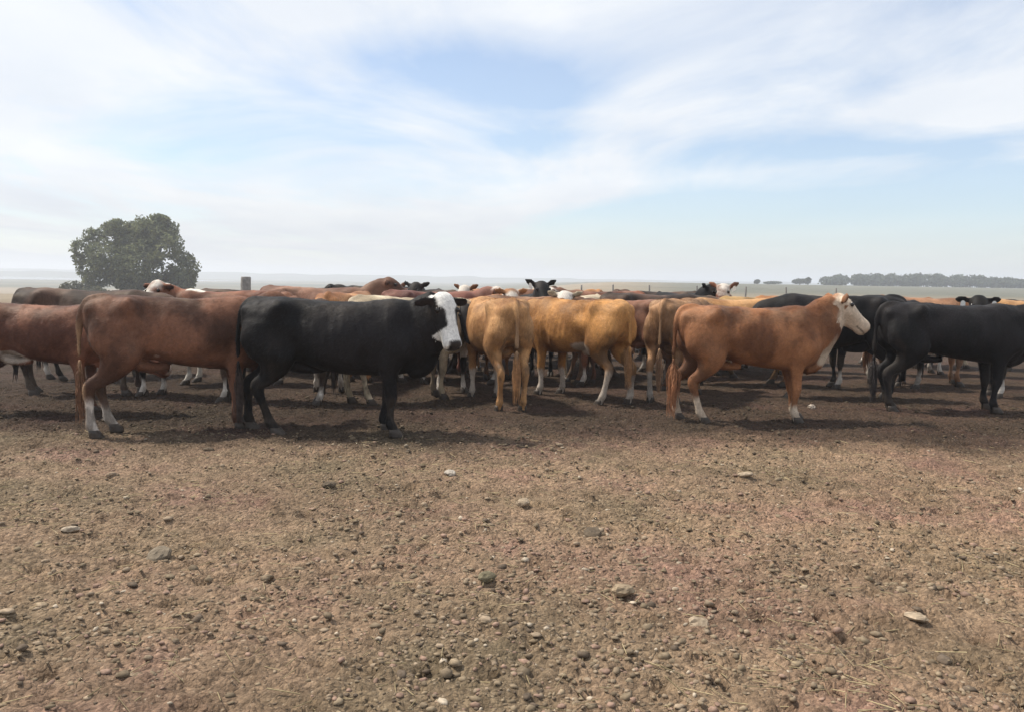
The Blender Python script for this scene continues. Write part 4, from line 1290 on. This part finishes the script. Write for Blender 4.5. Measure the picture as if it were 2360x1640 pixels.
ci = rs.choice(6, n, p=(0.30, 0.24, 0.20, 0.14, 0.09, 0.03))
me = mesh_np('dirt_crumbs', V.reshape(-1, 3), F)
damp_shade_k = 1 - 0.62 * smooth(7.0, 8.6, yy + 1.2 * (fbm(np.column_stack([xx, yy]) * 0.5, 2, 5) - 0.5))[:, None]  # crumbs near the herd darken likewise: wet soil plus painted herd shade
set_col(me, np.repeat(pal[ci] * rs.uniform(0.8, 1.2, (n, 1)) * damp_shade_k, 12, axis=0))
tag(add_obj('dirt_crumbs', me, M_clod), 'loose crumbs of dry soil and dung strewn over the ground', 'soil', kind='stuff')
# straw
n = 5200
yy = 2.4 + 5.6 * rs.random(n) ** 1.2
xx = rs.uniform(-0.7, 0.7, n) * yy
kp = rs.random(n) < 0.15 + 0.85 * smooth(0.5, 0.7, fbm(np.column_stack([xx, yy]) * 0.9 + 40, 3, 71))
xx, yy = xx[kp], yy[kp]
n = len(xx)
zz_ = gheight(xx, yy) + 0.006
ang = rs.uniform(0, 6.28, n)
L = rs.uniform(0.015, 0.07, n)
wd = rs.uniform(0.0012, 0.0024, n)
tl = rs.normal(0, 0.12, n)
dv = np.column_stack([np.cos(ang), np.sin(ang), tl])
sv = np.column_stack([-np.sin(ang), np.cos(ang), 0 * ang])
P = np.column_stack([xx, yy, zz_ + np.abs(tl) * L])
upv = np.array([0, 0, 1.0])
def rowpts(e):
    c_ = P + dv * (L * e)[:, None]
    return [c_ + sv * wd[:, None], c_ + upv * wd[:, None] * 1.6, c_ - sv * wd[:, None]]
V = np.stack(rowpts(-1) + rowpts(1), 1).reshape(-1, 3)
tri = np.array([(0, 1, 4, 3), (1, 2, 5, 4), (2, 0, 3, 5)])
F = (tri[None] + (np.arange(n) * 6)[:, None, None]).reshape(-1, 4)
me = mesh_np('straw', V, F)
set_col(me, np.repeat(np.array([0.36, 0.29, 0.17]) * rs.uniform(0.5, 1.15, (n, 1)), 6, axis=0))
tag(add_obj('straw', me, M_straw), 'scattered bits of straw lying on the dirt', 'straw', kind='stuff')

# the larger clods and stones that can be told apart
def clod(px, py, size, flat, colr, label, cat, name, seed):
    hz = 609 + 0.0163 * px
    d_ = EYE * 1912 / (py - hz)
    x, y = (px - 1148) / 1912 * d_, d_
    r_ = np.random.default_rng(seed)
    k = 14
    rr = []
    t = np.linspace(0, 2 * math.pi, k, endpoint=False)
    for q in np.linspace(0.06, math.pi - 0.06, 9):
        rr.append(np.column_stack([np.sin(q) * np.cos(t), np.sin(q) * np.sin(t), np.full(k, math.cos(q))])[::-1])
    mb = MB()
    mb.rings(rr)
    me = mb.build(name)
    v = np.empty(len(me.vertices) * 3)
    me.vertices.foreach_get('co', v)
    v = v.reshape(-1, 3)
    nn = fbm(v * 1.3 + seed, 3, seed)
    v = v * (0.45 + 0.9 * nn + 0.4 * fbm(v * 4 + seed, 3, seed + 1))[:, None] * np.array([1.15, 0.9, flat]) * size * 0.78
    me.vertices.foreach_set('co', v.astype(np.float32).ravel())
    me.update()
    set_col(me, np.array(colr) * (0.75 + 0.5 * nn)[:, None])
    o = add_obj(name, me, M_clod)
    z = float(gheight(x, y)[0])
    o.location = (x, y, z + size * flat * 0.45)
    o.rotation_euler = (r_.uniform(-.2, .2), r_.uniform(-.2, .2), r_.uniform(0, 6.28))
    tag(o, label, cat)
EARTH, PALE, DUNG = (0.215, 0.16, 0.112), (0.29, 0.23, 0.165), (0.10, 0.078, 0.056)
for args in (
    (1413, 1358, 0.062, 0.55, (0.26, 0.20, 0.135), 'tan clod low in the foreground right of centre', 'clod', 'dirt_clod', 1),
    (1745, 1275, 0.045, 0.8, (0.26, 0.19, 0.155), 'upright pinkish clod in the right foreground', 'clod', 'dirt_clod', 2),
    (2093, 1418, 0.060, 0.45, (0.31, 0.245, 0.175), 'flat pale stone nearest the bottom right corner', 'stone', 'stone', 3),
    (1592, 1425, 0.048, 0.7, PALE, 'pale rounded stone at the bottom edge right of centre', 'stone', 'stone', 4),
    (1683, 1080, 0.062, 0.35, PALE, 'flat cream stone in front of the red-brown cow', 'stone', 'stone', 5),
    (1012, 1076, 0.050, 0.5, (0.38, 0.34, 0.29), 'whitish stone in the middle below the blazed black cow', 'stone', 'stone', 6),
    (345, 1268, 0.075, 0.5, (0.165, 0.135, 0.10), 'grey-olive clod in the left foreground', 'clod', 'dirt_clod', 7),
    (240, 1080, 0.060, 0.55, EARTH, 'brown clod below the white-socked hind leg on the left', 'clod', 'dirt_clod', 8),
    (142, 1206, 0.048, 0.5, (0.31, 0.26, 0.20), 'pale stone near the left edge of the dirt', 'stone', 'stone', 9),
    (1178, 1150, 0.050, 0.6, PALE, 'cream clod in the centre of the dirt', 'clod', 'dirt_clod', 10),
    (1097, 1330, 0.048, 0.6, (0.15, 0.13, 0.085), 'dark olive clod below the centre', 'clod', 'dirt_clod', 11),
    (1827, 917, 0.060, 0.6, (0.40, 0.34, 0.28), 'pale stone beside the front feet of the red-brown cow', 'stone', 'stone', 12),
    (1340, 1208, 0.070, 0.4, DUNG, 'dark dung pat right of the centre clod', 'dung', 'dung_pat', 13),
    (735, 1100, 0.065, 0.4, DUNG, 'dark dung pat below the black cow\'s hind feet', 'dung', 'dung_pat', 14),
    (460, 1010, 0.070, 0.45, DUNG, 'dark dung pat between the brown cow and the foreground', 'dung', 'dung_pat', 15),
):
    clod(*args)
# ------------------------------------------------------------------ haze
def closed_box(name, lo, hi):
    x0, y0, z0 = lo
    x1, y1, z1 = hi
    V = [(x0, y0, z0), (x1, y0, z0), (x1, y1, z0), (x0, y1, z0), (x0, y0, z1), (x1, y0, z1), (x1, y1, z1), (x0, y1, z1)]
    F = [(0, 3, 2, 1), (4, 5, 6, 7), (0, 1, 5, 4), (1, 2, 6, 5), (2, 3, 7, 6), (3, 0, 4, 7)]
    return mesh_np(name, np.array(V, float), F)
hm = bpy.data.materials.new('haze')
hm.use_nodes = True
hm.node_tree.nodes.clear()
ho = hm.node_tree.nodes.new('ShaderNodeOutputMaterial')
hv = hm.node_tree.nodes.new('ShaderNodeVolumePrincipled')
hv.inputs['Color'].default_value = (0.86, 0.91, 1.0, 1)
hv.inputs['Density'].default_value = HAZE
hv.inputs['Anisotropy'].default_value = 0.2
hm.node_tree.links.new(hv.outputs[0], ho.inputs['Volume'])
tag(add_obj('haze', closed_box('haze', (-6900, -400, -9), (6900, 6900, 26)), hm), 'thin pale haze over the plain', 'haze', kind='stuff')
